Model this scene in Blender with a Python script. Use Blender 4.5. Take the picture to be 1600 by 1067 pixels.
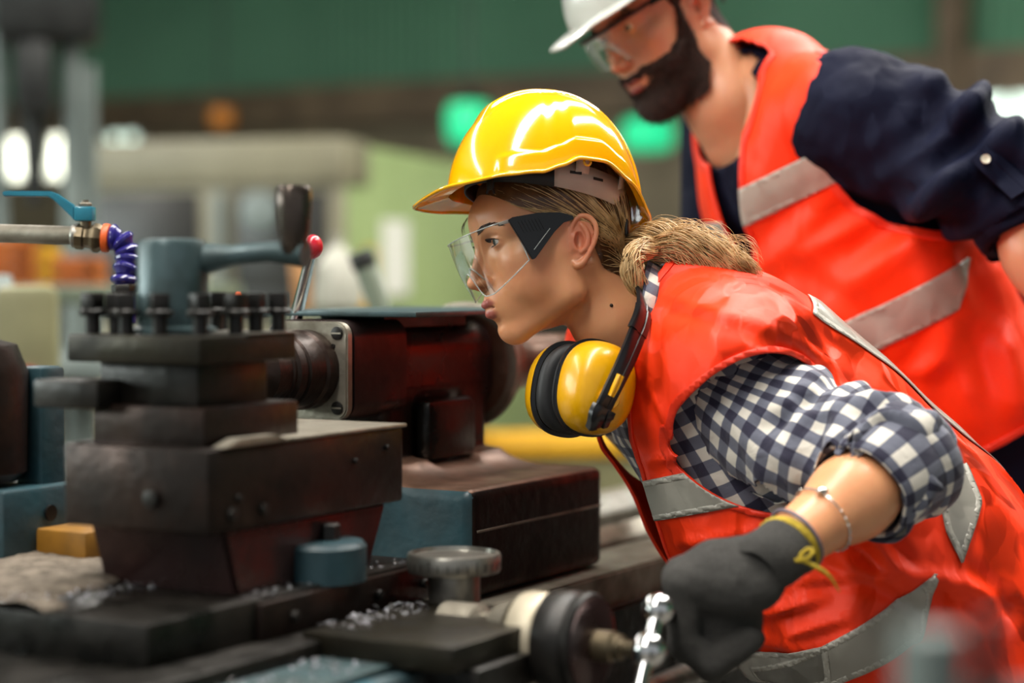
import bpy, bmesh, math, random
import numpy as np
from mathutils import Vector, Matrix, noise as mnoise

for o in list(bpy.data.objects):
    bpy.data.objects.remove(o, do_unlink=True)
scene = bpy.context.scene
COL = scene.collection
random.seed(7); RNG = np.random.default_rng(7)
R = math.radians

# ------------------------------------------------------------------ camera
CAM_Z = 1.22; PITCH = R(2.0); LENS = 70.0
FPX = LENS / 36.0 * 1600.0
cam_data = bpy.data.cameras.new('camera'); cam = bpy.data.objects.new('camera', cam_data)
COL.objects.link(cam); scene.camera = cam
cam.location = (0, 0, CAM_Z); cam.rotation_euler = (R(90) - PITCH, 0, 0)
cam_data.sensor_width = 36.0; cam_data.lens = LENS; cam_data.clip_end = 200; cam_data.clip_start = .02
cam_data.dof.use_dof = True; cam_data.dof.focus_distance = 2.37; cam_data.dof.aperture_fstop = 1.8

def at(px, py, d):
    """world point seen at photo pixel (px,py) at depth d along the camera axis"""
    r = (px - 800) / FPX; u = (533.5 - py) / FPX
    return Vector((d * r, d * (math.cos(PITCH) + u * math.sin(PITCH)), CAM_Z + d * (-math.sin(PITCH) + u * math.cos(PITCH))))

# ------------------------------------------------------------------ colour management
vs = scene.view_settings
vs.view_transform = 'Standard'; vs.look = 'None'; vs.gamma = 1.0; vs.use_curve_mapping = False
vs.exposure = 0.7

# ------------------------------------------------------------------ world: pale overcast light through the open front of the hall
world = bpy.data.worlds.new('world'); scene.world = world; world.use_nodes = True
bg = world.node_tree.nodes['Background']
bg.inputs[0].default_value = (0.93, 0.97, 1.0, 1); bg.inputs[1].default_value = 0.27

# ------------------------------------------------------------------ large lights (skylights in the roof)
def area(name, loc, sx, sy, power, rot=(0, 0, 0), col=(1, .96, .9)):
    l = bpy.data.lights.new(name, 'AREA'); l.shape = 'RECTANGLE'; l.size = sx; l.size_y = sy; l.energy = power; l.color = col
    o = bpy.data.objects.new(name, l); o.location = loc; o.rotation_euler = rot; COL.objects.link(o); return o
SKY_Z = 5.35
SKY_DIR = R(62)                       # the roof lights run with the lathe, down the length of the hall
SKYLIGHTS = [(-.1, 2.6, 13.0, .7, 560), (-5.4, 5.2, 13.0, .7, 520), (4.9, 7.5, 13.0, .7, 520)]
for (x, y, sx, sy, pw) in SKYLIGHTS:
    area('skylight_glow', (x, y, SKY_Z - .02), sx, sy, pw, (0, 0, SKY_DIR))

# added fill for her face, as if from a window row in the left wall
area('window_glow', (-9.9, 3.2, 2.9), 2.2, 9.0, 250, (0, R(-90), 0), (.93, .97, 1.0))

# ------------------------------------------------------------------ helpers
def lin(c):
    if isinstance(c, str):
        c = tuple(int(c[i:i + 2], 16) / 255 for i in (0, 2, 4))
    return tuple((v / 12.92 if v <= .04045 else ((v + .055) / 1.055) ** 2.4) for v in c[:3]) + (1,)

MATS = {}
def mat(name, c1, c2=None, rough=.5, metal=0., scale=20., bump=0., bscale=None, spec=.5, mixlo=.35, mixhi=.65, detail=4, coat=0., rough2=None, sss=0., sheen=0., stretch=None, coord='Object', alpha=1.):
    """noise-mottled principled material"""
    m = bpy.data.materials.new(name); m.use_nodes = True; nt = m.node_tree; N = nt.nodes; L = nt.links
    b = N['Principled BSDF']; c1 = lin(c1); c2 = lin(c2) if c2 else c1
    tc = N.new('ShaderNodeTexCoord'); src = tc.outputs[coord]
    if stretch:
        mp = N.new('ShaderNodeMapping'); mp.inputs['Scale'].default_value = stretch; L.new(src, mp.inputs[0]); src = mp.outputs[0]
    nz = N.new('ShaderNodeTexNoise'); nz.inputs['Scale'].default_value = scale; nz.inputs['Detail'].default_value = detail
    L.new(src, nz.inputs['Vector'])
    mr = N.new('ShaderNodeMapRange'); mr.inputs[1].default_value = mixlo; mr.inputs[2].default_value = mixhi
    L.new(nz.outputs[0], mr.inputs[0])
    mx = N.new('ShaderNodeMix'); mx.data_type = 'RGBA'; mx.inputs[6].default_value = c1; mx.inputs[7].default_value = c2
    L.new(mr.outputs[0], mx.inputs[0]); L.new(mx.outputs[2], b.inputs['Base Color'])
    b.inputs['Metallic'].default_value = metal; b.inputs['Specular IOR Level'].default_value = spec
    if rough2 is not None:
        rr = N.new('ShaderNodeMapRange'); rr.inputs[1].default_value = mixlo; rr.inputs[2].default_value = mixhi
        rr.inputs[3].default_value = rough; rr.inputs[4].default_value = rough2
        L.new(nz.outputs[0], rr.inputs[0]); L.new(rr.outputs[0], b.inputs['Roughness'])
    else:
        b.inputs['Roughness'].default_value = rough
    b.inputs['Coat Weight'].default_value = coat
    if sss: 
        b.inputs['Subsurface Weight'].default_value = sss; b.inputs['Subsurface Radius'].default_value = (1, .35, .2); b.inputs['Subsurface Scale'].default_value = .006
    if sheen: b.inputs['Sheen Weight'].default_value = sheen
    if bump:
        n2 = N.new('ShaderNodeTexNoise'); n2.inputs['Scale'].default_value = bscale or scale; n2.inputs['Detail'].default_value = 5
        L.new(src, n2.inputs['Vector'])
        bp = N.new('ShaderNodeBump'); bp.inputs['Strength'].default_value = bump; bp.inputs['Distance'].default_value = .01
        L.new(n2.outputs[0], bp.inputs['Height']); L.new(bp.outputs[0], b.inputs['Normal'])
    MATS[name] = m; return m

def emit(name, c, s):
    m = bpy.data.materials.new(name); m.use_nodes = True; nt = m.node_tree
    b = nt.nodes['Principled BSDF']; b.inputs['Base Color'].default_value = lin(c)
    b.inputs['Emission Color'].default_value = lin(c); b.inputs['Emission Strength'].default_value = s; b.inputs['Roughness'].default_value = .4
    MATS[name] = m; return m

def tag(o, label=None, cat=None, group=None, kind=None):
    if label: o['label'] = label
    if cat: o['category'] = cat
    if group: o['group'] = group
    if kind: o['kind'] = kind
    return o

def empty(name, loc=(0, 0, 0), rz=0., label=None, cat=None, group=None, kind=None):
    o = bpy.data.objects.new(name, None); COL.objects.link(o); o.location = loc; o.rotation_euler = (0, 0, rz)
    o.empty_display_size = .05
    return tag(o, label, cat, group, kind)

def basis(o):
    return Matrix.LocRotScale(o.location, o.rotation_euler, o.scale)
def world_of(o):
    m = basis(o)
    p = o
    if o.parent: m = world_of(o.parent) @ o.matrix_parent_inverse @ m
    return m

def mesh_obj(name, verts, faces, m=None, parent=None, smooth=True, keep_world=False, sharp=40):
    me = bpy.data.meshes.new(name)
    me.from_pydata([tuple(v) for v in verts] if not isinstance(verts, np.ndarray) else verts.tolist(), [], faces.tolist() if isinstance(faces, np.ndarray) else faces)
    me.update()
    return link_mesh(name, me, m, parent, smooth, keep_world, sharp)

def link_mesh(name, me, m=None, parent=None, smooth=True, keep_world=False, sharp=40):
    o = bpy.data.objects.new(name, me); COL.objects.link(o)
    if m is not None: me.materials.append(MATS[m] if isinstance(m, str) else m)
    if smooth and len(me.polygons):
        me.polygons.foreach_set('use_smooth', [True] * len(me.polygons))
        if sharp and sharp < 180:
            me.set_sharp_from_angle(angle=R(sharp))
    if parent is not None:
        o.parent = parent
        if keep_world: o.matrix_parent_inverse = world_of(parent).inverted()
    return o

class MB:
    """collects primitive shapes of ONE part into one mesh"""
    def __init__(s): s.bm = bmesh.new()
    def _add(s, vs, fs, M=None):
        V = [s.bm.verts.new(M @ Vector(v) if M else Vector(v)) for v in vs]
        for f in fs:
            try: s.bm.faces.new([V[i] for i in f])
            except ValueError: pass
        return V
    def box(s, x0, x1, y0, y1, z0, z1, bev=.0, M=None, seg=2):
        b = bmesh.new(); bmesh.ops.create_cube(b, size=1)
        for v in b.verts:
            v.co = Vector(((x0 + x1) / 2 + v.co.x * (x1 - x0), (y0 + y1) / 2 + v.co.y * (y1 - y0), (z0 + z1) / 2 + v.co.z * (z1 - z0)))
        if bev: bmesh.ops.bevel(b, geom=b.edges[:], offset=bev, segments=seg, affect='EDGES', profile=.5)
        s.merge(b, M); return s
    def merge(s, b, M=None):
        b.verts.index_update()
        V = [s.bm.verts.new(M @ v.co if M else v.co) for v in b.verts]
        for f in b.faces:
            try: s.bm.faces.new([V[v.index] for v in f.verts])
            except ValueError: pass
        b.free()
    def prism(s, poly, axis, a, b_, bev=0., M=None):
        """polygon in the two other axes extruded along axis (0,1,2)"""
        b = bmesh.new()
        def pt(p, t):
            q = list(p); q.insert(axis, t); return Vector(q)
        lo = [b.verts.new(pt(p, a)) for p in poly]; hi = [b.verts.new(pt(p, b_)) for p in poly]
        n = len(poly)
        b.faces.new(lo); b.faces.new(hi[::-1])
        for i in range(n): b.faces.new([lo[i], hi[i], hi[(i + 1) % n], lo[(i + 1) % n]])
        bmesh.ops.recalc_face_normals(b, faces=b.faces[:])
        if bev: bmesh.ops.bevel(b, geom=[e for e in b.edges if len(e.link_faces) == 2 and e.calc_face_angle() > R(25)], offset=bev, segments=2, affect='EDGES')
        s.merge(b, M); return s
    def lathe(s, prof, p0=(0, 0, 0), axis=(0, 0, 1), n=32, M=None):
        """profile [(r, h)] revolved about axis through p0"""
        q = Vector((0, 0, 1)).rotation_difference(Vector(axis)).to_matrix(); p0 = Vector(p0)
        vs = []; fs = []
        for (r, h) in prof:
            for k in range(n):
                a = 2 * math.pi * k / n; vs.append(p0 + q @ Vector((r * math.cos(a), r * math.sin(a), h)))
        for i in range(len(prof) - 1):
            for k in range(n):
                k2 = (k + 1) % n; fs.append((i * n + k, i * n + k2, (i + 1) * n + k2, (i + 1) * n + k))
        fs.append(tuple(range(n))[::-1]); m = (len(prof) - 1) * n; fs.append(tuple(m + k for k in range(n)))
        s._add(vs, fs, M); return s
    def cyl(s, p0, p1, r, r2=None, n=24, bev=0., M=None):
        p0 = Vector(p0); p1 = Vector(p1); h = (p1 - p0).length; r2 = r if r2 is None else r2
        prof = [(r, 0), (r2, h)] if not bev else [(r - bev, 0), (r - bev * .3, bev * .3), (r, bev), (r2, h - bev), (r2 - bev * .3, h - bev * .3), (r2 - bev, h)]
        return s.lathe(prof, p0, (p1 - p0).normalized(), n, M)
    def sphere(s, c, r, n=20, sc=(1, 1, 1), M=None):
        b = bmesh.new(); bmesh.ops.create_uvsphere(b, u_segments=n, v_segments=n // 2 + 2, radius=r)
        for v in b.verts: v.co = Vector((v.co.x * sc[0] + c[0], v.co.y * sc[1] + c[1], v.co.z * sc[2] + c[2]))
        s.merge(b, M); return s
    def tube(s, pts, r, n=10, M=None, cap=True):
        pts = [Vector(p) for p in pts]; rs = r if hasattr(r, '__len__') else [r] * len(pts)
        vs = []; fs = []; up = None
        for i, p in enumerate(pts):
            t = (pts[min(i + 1, len(pts) - 1)] - pts[max(i - 1, 0)]).normalized()
            if up is None: up = t.orthogonal().normalized()
            up = (up - t * up.dot(t)).normalized(); w = t.cross(up)
            for k in range(n):
                a = 2 * math.pi * k / n; vs.append(p + (up * math.cos(a) + w * math.sin(a)) * rs[i])
        for i in range(len(pts) - 1):
            for k in range(n):
                k2 = (k + 1) % n; fs.append((i * n + k, i * n + k2, (i + 1) * n + k2, (i + 1) * n + k))
        if cap: fs.append(tuple(range(n))[::-1]); fs.append(tuple((len(pts) - 1) * n + k for k in range(n)))
        s._add(vs, fs, M); return s
    def build(s, name, m, parent=None, smooth=True, keep_world=False, sharp=35):
        bmesh.ops.recalc_face_normals(s.bm, faces=s.bm.faces[:])
        me = bpy.data.meshes.new(name); s.bm.to_mesh(me); s.bm.free()
        return link_mesh(name, me, m, parent, smooth, keep_world, sharp)

def spline(pts, n):
    """Catmull-Rom through points"""
    P = [np.array(p, float) for p in pts]; P = [2 * P[0] - P[1]] + P + [2 * P[-1] - P[-2]]
    out = []; m = len(P) - 3
    for j in range(n):
        t = j / (n - 1) * m; i = min(int(t), m - 1); u = t - i
        a, b, c, d = P[i:i + 4]
        out.append(.5 * (2 * b + (c - a) * u + (2 * a - 5 * b + 4 * c - d) * u * u + (3 * b - a - 3 * c + d) * u ** 3))
    return out

def copy_tree(o, parent=None):
    c = o.copy(); COL.objects.link(c); c.parent = parent
    for ch in list(o.children): copy_tree(ch, c)
    return c
# ================================================================== THE HALL
mat('wall_green', '528b69', '417758', rough=.45, scale=.6, bump=.0)
mat('wall_low', '8d8068', '6a604c', rough=.7, scale=2.)
mat('beam_brown', '7a664e', '5c4c3a', rough=.6, scale=3.)
mat('concrete', '6b675f', '4f4c47', rough=.55, scale=2., bump=.1, bscale=30)
mat('roof_grey', '8b8f8c', '7a7e7b', rough=.7, scale=1.)
mat('post_brown', '6e5a44', '57462f', rough=.6, scale=4.)
emit('daylight_pane', 'f4f6e2', 3.0)
emit('daylight_pane_dim', 'cfe4d6', 1.6)
mat('win_frame', 'cfd2cc', 'b5b8b0', rough=.5)

WR = Vector((3.375, 15.0, 0)); WLp = Vector((-3.66, 19.0, 0)); WD = (WR - WLp).normalized()     # back wall line
WN = Vector((-WD.y, WD.x, 0));  WN = WN if WN.y < 0 else -WN                                   # towards the hall
def wallp(t, z, off=0.): return WLp + WD * t + WN * off + Vector((0, 0, z))
T0, T1 = -9.0, 17.0
# corrugated sheet, upper wall
pitch = .105; n = int((T1 - T0) / (pitch / 6)); vs_ = []; fs_ = []
for i in range(n + 1):
    t = T0 + (T1 - T0) * i / n; off = .02 * math.sin(2 * math.pi * t / pitch)
    vs_ += [wallp(t, 2.77, off), wallp(t, 6.0, off)]
for i in range(n): fs_.append((2 * i, 2 * i + 2, 2 * i + 3, 2 * i + 1))
tag(mesh_obj('wall_back', vs_, fs_, 'wall_green', sharp=0), kind='structure')
b = MB()
# masonry part of the back wall below the sheeting, built as a slab
b._add([wallp(T0, 0, 0), wallp(T1, 0, 0), wallp(T1, 2.77, 0), wallp(T0, 2.77, 0), wallp(T0, 0, -.2), wallp(T1, 0, -.2), wallp(T1, 2.77, -.2), wallp(T0, 2.77, -.2)],
       [(0, 1, 2, 3), (4, 7, 6, 5), (0, 4, 5, 1), (3, 2, 6, 7), (0, 3, 7, 4), (1, 5, 6, 2)])
tag(b.build('wall_lower', 'wall_low'), kind='structure')
def wallbox(name, m, t0, t1, z0, z1, o0, o1, parent=None):
    b = MB(); P = [wallp(t, z, o) for o in (o0, o1) for z in (z0, z1) for t in (t0, t1)]
    b._add(P, [(0, 1, 3, 2), (4, 6, 7, 5), (0, 4, 5, 1), (2, 3, 7, 6), (0, 2, 6, 4), (1, 5, 7, 3)])
    return b.build(name, m, parent, smooth=False)
tag(wallbox('trim_1', 'beam_brown', T0, T1, 2.52, 2.86, .03, .2), kind='structure')
def tpx(px):                                  # wall parameter of a photo column
    k = (px - 800) / FPX
    # X = k*Y on the wall
    return (k * WLp.y - WLp.x) / (WD.x - k * WD.y)
def zpx(px, py):
    w = WLp + WD * tpx(px); return at(px, py, w.y * math.cos(PITCH) )[2]
tag(wallbox('trim_2', 'post_brown', tpx(1476), tpx(1516), 0, 6, .05, .28), kind='structure')
# windows of the back wall: frame, panes
def window(n, x0, x1, y0, y1, m='daylight_pane', nx=1, ny=2):
    xm = (x0 + x1) / 2
    t0, t1, z0, z1 = tpx(x0), tpx(x1), zpx(xm, y1), zpx(xm, y0)
    root = wallbox('window_%d' % n, 'win_frame', t0, t1, z0, z0 + .05, .02, .1); tag(root, kind='structure')
    wallbox('frame_bar', 'win_frame', t0, t1, z1 - .05, z1, .02, .1, root)
    for i in range(nx + 1):
        t = t0 + (t1 - t0) * i / nx; wallbox('frame_bar', 'win_frame', t - .02, t + .02, z0, z1, .02, .09, root)
    for i in range(nx):
        for j in range(ny):
            wallbox('pane', m, t0 + (t1 - t0) * i / nx + .02, t0 + (t1 - t0) * (i + 1) / nx - .02, z0 + .05 + (z1 - z0 - .1) * j / ny + .005, z0 + .05 + (z1 - z0 - .1) * (j + 1) / ny - .005, .03, .05, root)
window(1, 22, 52, 208, 285)
window(2, 64, 90, 206, 284, 'daylight_pane')
window(3, 90, 112, 206, 284, 'daylight_pane')
window(4, 138, 166, 200, 280, 'daylight_pane_dim')
window(5, 178, 226, 196, 250, 'daylight_pane_dim', 2, 2)
window(6, 1530, 1680, 118, 222, 'daylight_pane_dim', 3, 2)
window(7, 1700, 1850, 112, 240, 'daylight_pane_dim', 3, 2)

def slab(name, x0, x1, y0, y1, z0, z1, m):
    return tag(MB().box(x0, x1, y0, y1, z0, z1).build(name, m, smooth=False), kind='structure')
slab('floor', -10, 12, -3.6, 25, -.1, 0, 'concrete')
slab('wall_left', -10.2, -10, -3.6, 25, 0, 6, 'wall_green')
wr_ = MB().box(-10.0, -9.93, -1.4, 7.8, 1.72, 1.8).build('window_8', 'win_frame', smooth=False); tag(wr_, kind='structure')  # unseen window row, added to go with the side fill light
MB().box(-10.0, -9.93, -1.4, 7.8, 4.0, 4.08).build('frame_bar', 'win_frame', wr_, smooth=False)
for q in range(11): MB().box(-10.0, -9.93, -1.34 + q * .9, -1.28 + q * .9, 1.8, 4.0).build('frame_bar', 'win_frame', wr_, smooth=False)
for q in range(10): MB().box(-10.0, -9.985, -1.28 + q * .9, -.44 + q * .9, 1.8, 4.0).build('pane', 'daylight_pane_dim', wr_, smooth=False)  # glowing panes belong to the added row
slab('wall_right', 12, 12.2, -3.6, 16, 0, 6, 'wall_green')
slab('ceiling', -10.2, 12.2, -3.6, 25, SKY_Z, SKY_Z + .15, 'roof_grey')
# roof lights: frame and glazing bars
for i, (sx_, sy_, lx, ly, pw) in enumerate(SKYLIGHTS):
    r_ = MB().box(-lx / 2 - .05, lx / 2 + .05, -ly / 2 - .06, -ly / 2, -.1, 0).build('skylight_%d' % (i + 1), 'win_frame', smooth=False)
    r_.location = (sx_, sy_, SKY_Z); r_.rotation_euler = (0, 0, SKY_DIR); tag(r_, kind='structure')
    MB().box(-lx / 2 - .05, lx / 2 + .05, ly / 2, ly / 2 + .06, -.1, 0).build('frame_bar', 'win_frame', r_, smooth=False)
    for q in range(-9, 10):
        MB().box(q * .72 - .012, q * .72 + .012, -ly / 2, ly / 2, -.08, -.03).build('glazing_bar', 'win_frame', r_, smooth=False)

# ================================================================== BACKGROUND MACHINES AND CLUTTER (out of focus)
mat('cnc_beige', '87826b', '77725c', rough=.45, scale=3)
mat('cnc_green', '93a56f', '869864', rough=.4, scale=2)
mat('cnc_dark', '2b2a26', '1f1e1b', rough=.35, scale=3)
mat('dark_iron', '2e302e', '1d1f1e', rough=.45, metal=.3, scale=12)
mat('grey_paint', '747e7a', '5c6663', rough=.45, scale=5)
mat('teal_paint', '2f7a80', '285f66', rough=.4, scale=9, rough2=.6)
mat('orange_paint', 'b5611a', '944a10', rough=.5, scale=6)
mat('yellow_paint', 'd9a51e', 'b98610', rough=.5, scale=6)
mat('wood', 'b98752', '94663a', rough=.6, scale=6, stretch=(1, 1, .15))
mat('sack_white', 'aeaca0', '98968a', rough=.8, scale=8, bump=.3)
mat('paper', 'e6e6dd', 'd8d8cc', rough=.6)
mat('red_paint', 'a3302a', '7c221e', rough=.45, scale=6)
mat('greygreen', '66705c', '555f4e', rough=.5, scale=5)
mat('pale_machine', '7f7d5a', '6a6849', rough=.5, scale=6)
emit('green_lamp', '1fc486', .4)
emit('orange_lamp', 'a86410', .12)

def frame_at(px, d, yaw):   # ground point below a photo column, with a heading
    p = at(px, 600, d); return Vector((p.x, p.y, 0)), R(yaw)
def zat(py, d): return at(800, py, d)[2]

# --- beige machining centre with pale green side
loc, rz = frame_at(540, 8.0, 164)      # local +x runs left along the front, local -y ... depth
t = empty('machining_centre', loc, rz, 'beige machining centre with dark door windows and pale green side', 'machine')
W, D_, H = 1.16, 3.2, zat(222, 8)
MB().box(0, W, -D_, 0, .12, H, .03).build('body', 'cnc_green', t)
MB().box(-.01, W + .01, 0, .03, .1, H - .16, .01).build('front_panel', 'cnc_beige', t)
MB().box(-.02, W + .02, -.25, .06, H - .17, H + .015, .02).build('top_fascia', 'cnc_beige', t)
for (a, c) in ((.06, .46), (.62, 1.08)):
    w_ = MB().box(a, c, .03, .045, H - .72, H - .2, .01).build('door_window', 'cnc_dark', t)
    MB().box(a + .02, c - .02, .045, .05, H - .7, H - .6, .004).build('window_rail', 'dark_iron', w_)
MB().box(.5, .54, .03, .09, H - .8, H - .2, .01).build('door_handle', 'grey_paint', t)
MB().lathe([(.08, 0), (.085, .02), (.05, .03)], (.34, .05, H - .28), (0, 1, 0)).build('round_lamp', 'grey_paint', t)
MB().box(-.012, -.002, -.75, -.42, H - .62, H - .3).build('notice_sheet', 'paper', t)
MB().box(-.012, -.002, -.33, -.2, H - .6, H - .42).build('warning_sticker', 'yellow_paint', t)
MB().box(-.005, W + .005, -D_ - .005, .01, 0, .12, .01).build('plinth', 'dark_iron', t)

# --- radial drill frame at far left: columns, head, arm
loc, rz = frame_at(70, 7.0, 10)
t = empty('drilling_machine', loc, rz, 'tall grey drilling machine with round columns and dark head', 'machine')
MB().cyl((-.145, 0, 0), (-.145, 0, 2.6), .025, n=20).build('column', 'grey_paint', t)
MB().cyl((.1, 0, .05), (.1, 0, 2.3), .036, n=24).build('column', 'grey_paint', t)
MB().cyl((.155, .05, .05), (.155, .05, 1.95), .03, n=24).build('column', 'grey_paint', t)
MB().box(-.16, .2, -.15, .2, 2.02, 2.4, .04).build('drill_head', 'dark_iron', t)
MB().box(-.09, .04, -.12, .12, 1.76, 2.03, .03).lathe([(.03, -.3), (.04, -.12), (.05, 0)], (-.03, 0, 1.76)).build('spindle_housing', 'dark_iron', t)
MB().box(-.3, .3, -.3, .3, .85, .93, .02).build('work_table', 'grey_paint', t)
MB().box(-.25, .25, -.3, .3, 0, .1, .03).build('base', 'dark_iron', t)

# --- low clutter behind the lathe
def crate(px, d, yaw, w, h, z0, m, label, dep=.3):
    loc, rz = frame_at(px, d, yaw); loc.z = z0
    t = empty('slatted_crate', loc, rz, label, 'crate', 'crates on the workbench')
    for i in range(3):
        z = h * (i + .05) / 3
        MB().box(-w / 2, w / 2, -dep / 2, -dep / 2 + .02, z, z + h * .27, .004).build('slat', m, t)
        MB().box(-w / 2, w / 2, dep / 2 - .02, dep / 2, z, z + h * .27, .004).build('slat', m, t)
        MB().box(-w / 2, -w / 2 + .02, -dep / 2, dep / 2, z, z + h * .27, .004).build('slat', m, t)
        MB().box(w / 2 - .02, w / 2, -dep / 2, dep / 2, z, z + h * .27, .004).build('slat', m, t)
    for sx_ in (-1, 1):
        for sy_ in (-1, 1):
            MB().box(sx_ * (w / 2 - .03) - .015, sx_ * (w / 2 - .03) + .015, sy_ * (dep / 2 - .03) - .015, sy_ * (dep / 2 - .03) + .015, 0, h).build('corner_post', m, t)
    MB().box(-w / 2, w / 2, -dep / 2, dep / 2, 0, .015).build('crate_floor', m, t)
    return t
def bench(px0, px1, pyt, d, m, label, dep=.6, name='workbench'):
    p0 = at(px0, pyt, d); p1 = at(px1, pyt, d); w = p1.x - p0.x; zt = p0.z
    t = empty(name, ((p0.x + p1.x) / 2, p0.y + dep / 2, 0), 0, label, 'bench', 'workbenches behind the lathe')
    MB().box(-w / 2, w / 2, -dep / 2, dep / 2, zt - .05, zt, .008).build('top', m, t)
    for sx_ in (-1, 1):
        for sy_ in (-1, 1):
            x_ = sx_ * (w / 2 - .05); y_ = sy_ * (dep / 2 - .05)
            MB().box(x_ - .03, x_ + .03, y_ - .03, y_ + .03, 0, zt - .05, .004).build('leg', 'dark_iron', t)
    MB().box(-w / 2 + .05, w / 2 - .05, -dep / 2 + .06, dep / 2 - .06, .2, .23, .004).build('lower_shelf', 'dark_iron', t)
    return zt
zb = bench(-60, 330, 446, 5.2, 'greygreen', 'grey green workbench carrying orange and yellow crates')
crate(15, 5.4, 5, .13, zat(372, 5.4) - zb, zb, 'orange_paint', 'small orange slatted crate beside the valve pipe', .2)
crate(64, 5.75, -8, .08, zat(385, 5.75) - zb, zb, 'yellow_paint', 'small yellow slatted crate between two orange crates', .15)
crate(125, 5.4, -4, .12, zat(402, 5.4) - zb, zb, 'orange_paint', 'low orange slatted crate on the grey green bench', .15)
zb2 = bench(425, 760, 492, 5.6, 'greygreen', 'grey green workbench carrying a white sack and posts')
# wooden post leaning, yellow post, sack
def stick(name, cat, px0, py0, px1, py1, d, r, m, label, cap=None):
    p0 = at(px0, py0, d); p1 = at(px1, py1, d); base = p1 if p1.z < p0.z else p0
    t = empty(name, base, 0, label, cat)
    a = p0 - base; b_ = p1 - base
    MB().cyl(a, b_, r, n=16, bev=r * .2).build('shaft', m, t)
    if cap: 
        top = a if a.z > b_.z else b_; dr = (a - b_).normalized() * (1 if a.z > b_.z else -1)
        MB().cyl(top - dr * .02, top + dr * .015, r * 1.12, n=16, bev=r * .2).build('end_ring', cap, t)
    return t
d_ = 5.75
stick('timber_post', 'post', 466, 396, 474, 491, 5.95, .025, 'wood', 'short tan wooden post behind the chrome lever', 'wood')
stick('marker_post', 'post', 572, 400, 566, 491, 6.0, .02, 'yellow_paint', 'yellow marker post beside the white sack', 'dark_iron')
def sack(px, py, d, r, h, label):
    p = at(px, py, d); t = empty('sack', p, 0, label, 'sack')
    b = MB(); prof = [(r * .55, 0), (r * .95, h * .1), (r, h * .35), (r * .85, h * .65), (r * .45, h * .85), (r * .2, h * .93)]
    b.lathe(prof, n=28)
    for v in b.bm.verts:
        nn = mnoise.noise(v.co * 30); v.co.x += nn * .012; v.co.y += nn * .012
    b.build('bag', 'sack_white', t)
    MB().lathe([(r * .2, h * .9), (r * .16, h * .93), (r * .3, h * 1.02), (r * .25, h * 1.03)], n=20).build('tied_neck', 'sack_white', t)
sack(527, 490.5, 5.8, .07, .22, 'white tied sack standing on the grey green bench')
# leaning dark green lever, black hose loop near her chin
stick('pipe_lever', 'lever', 566, 405, 790, 1010, 3.9, .022, 'greygreen', 'leaning dull green pipe lever behind the tailstock tray', 'dark_iron')
# yellow lifting truck and orange drum under the tailstock handwheel
loc, rz = frame_at(870, 6.0, 8)
t = empty('pallet_truck', loc, rz, 'yellow pallet truck seen under the tailstock handwheel', 'truck')
zt = zat(676, 6.0); zl = zat(712, 6.0)
MB().box(-.25, .45, -.12, .12, zl, zt, .02).build('chassis', 'yellow_paint', t)
MB().prism([(-.3, zl - .12), (.5, zl - .12), (.3, zl), (-.3, zl)], 1, -.1, .1, .01).build('bumper', 'pale_machine', t)
for x_ in (-.15, .3):
    MB().cyl((x_, -.1, .1), (x_, .1, .1), .1, n=24, bev=.01).build('wheel', 'dark_iron', t)
    MB().box(x_ - .03, x_ + .03, -.05, .05, .1, zl - .1).build('wheel_strut', 'dark_iron', t)
loc, rz = frame_at(887, 5.2, 0); z1 = zat(748, 5.2)
t = empty('oil_drum', loc, rz, 'small rusty orange oil drum below the yellow truck', 'drum')
MB().lathe([(.062, 0), (.066, .01), (.062, .02), (.062, z1 * .33), (.066, z1 * .35), (.062, z1 * .37), (.062, z1 * .66), (.066, z1 * .68), (.062, z1 * .7), (.062, z1 - .02), (.066, z1 - .01), (.062, z1), (.055, z1 - .005)], n=32).build('barrel', 'orange_paint', t)
MB().cyl((.02, 0, z1 - .006), (.02, 0, z1 + .012), .012, n=12).build('bung', 'dark_iron', t)
# red and dark machine behind the man's arm
loc, rz = frame_at(1590, 6.5, -15)
t = empty('compressor', loc, rz, 'dark compressor with red motor behind the navy sleeve', 'machine')
z1 = zat(395, 6.5)
MB().box(-.16, .5, -.2, .2, .1, z1 - .25, .03).build('tank_cabinet', 'dark_iron', t)
MB().cyl((-.1, 0, z1 - .1), (.2, 0, z1 - .1), .1, n=28, bev=.02).build('motor', 'red_paint', t)
for i in range(5): MB().lathe([(.1, 0), (.112, .004), (.1, .008)], (-.06 + i * .05, 0, z1 - .1), (1, 0, 0)).build('cooling_fin', 'red_paint', t)
MB().box(-.1, .2, -.06, .06, z1 - .26, z1 - .18, .01).build('motor_mount', 'dark_iron', t)
for x_ in (-.1, .44): MB().box(x_ - .03, x_ + .03, -.18, .18, 0, .11).build('foot', 'dark_iron', t)
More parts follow.
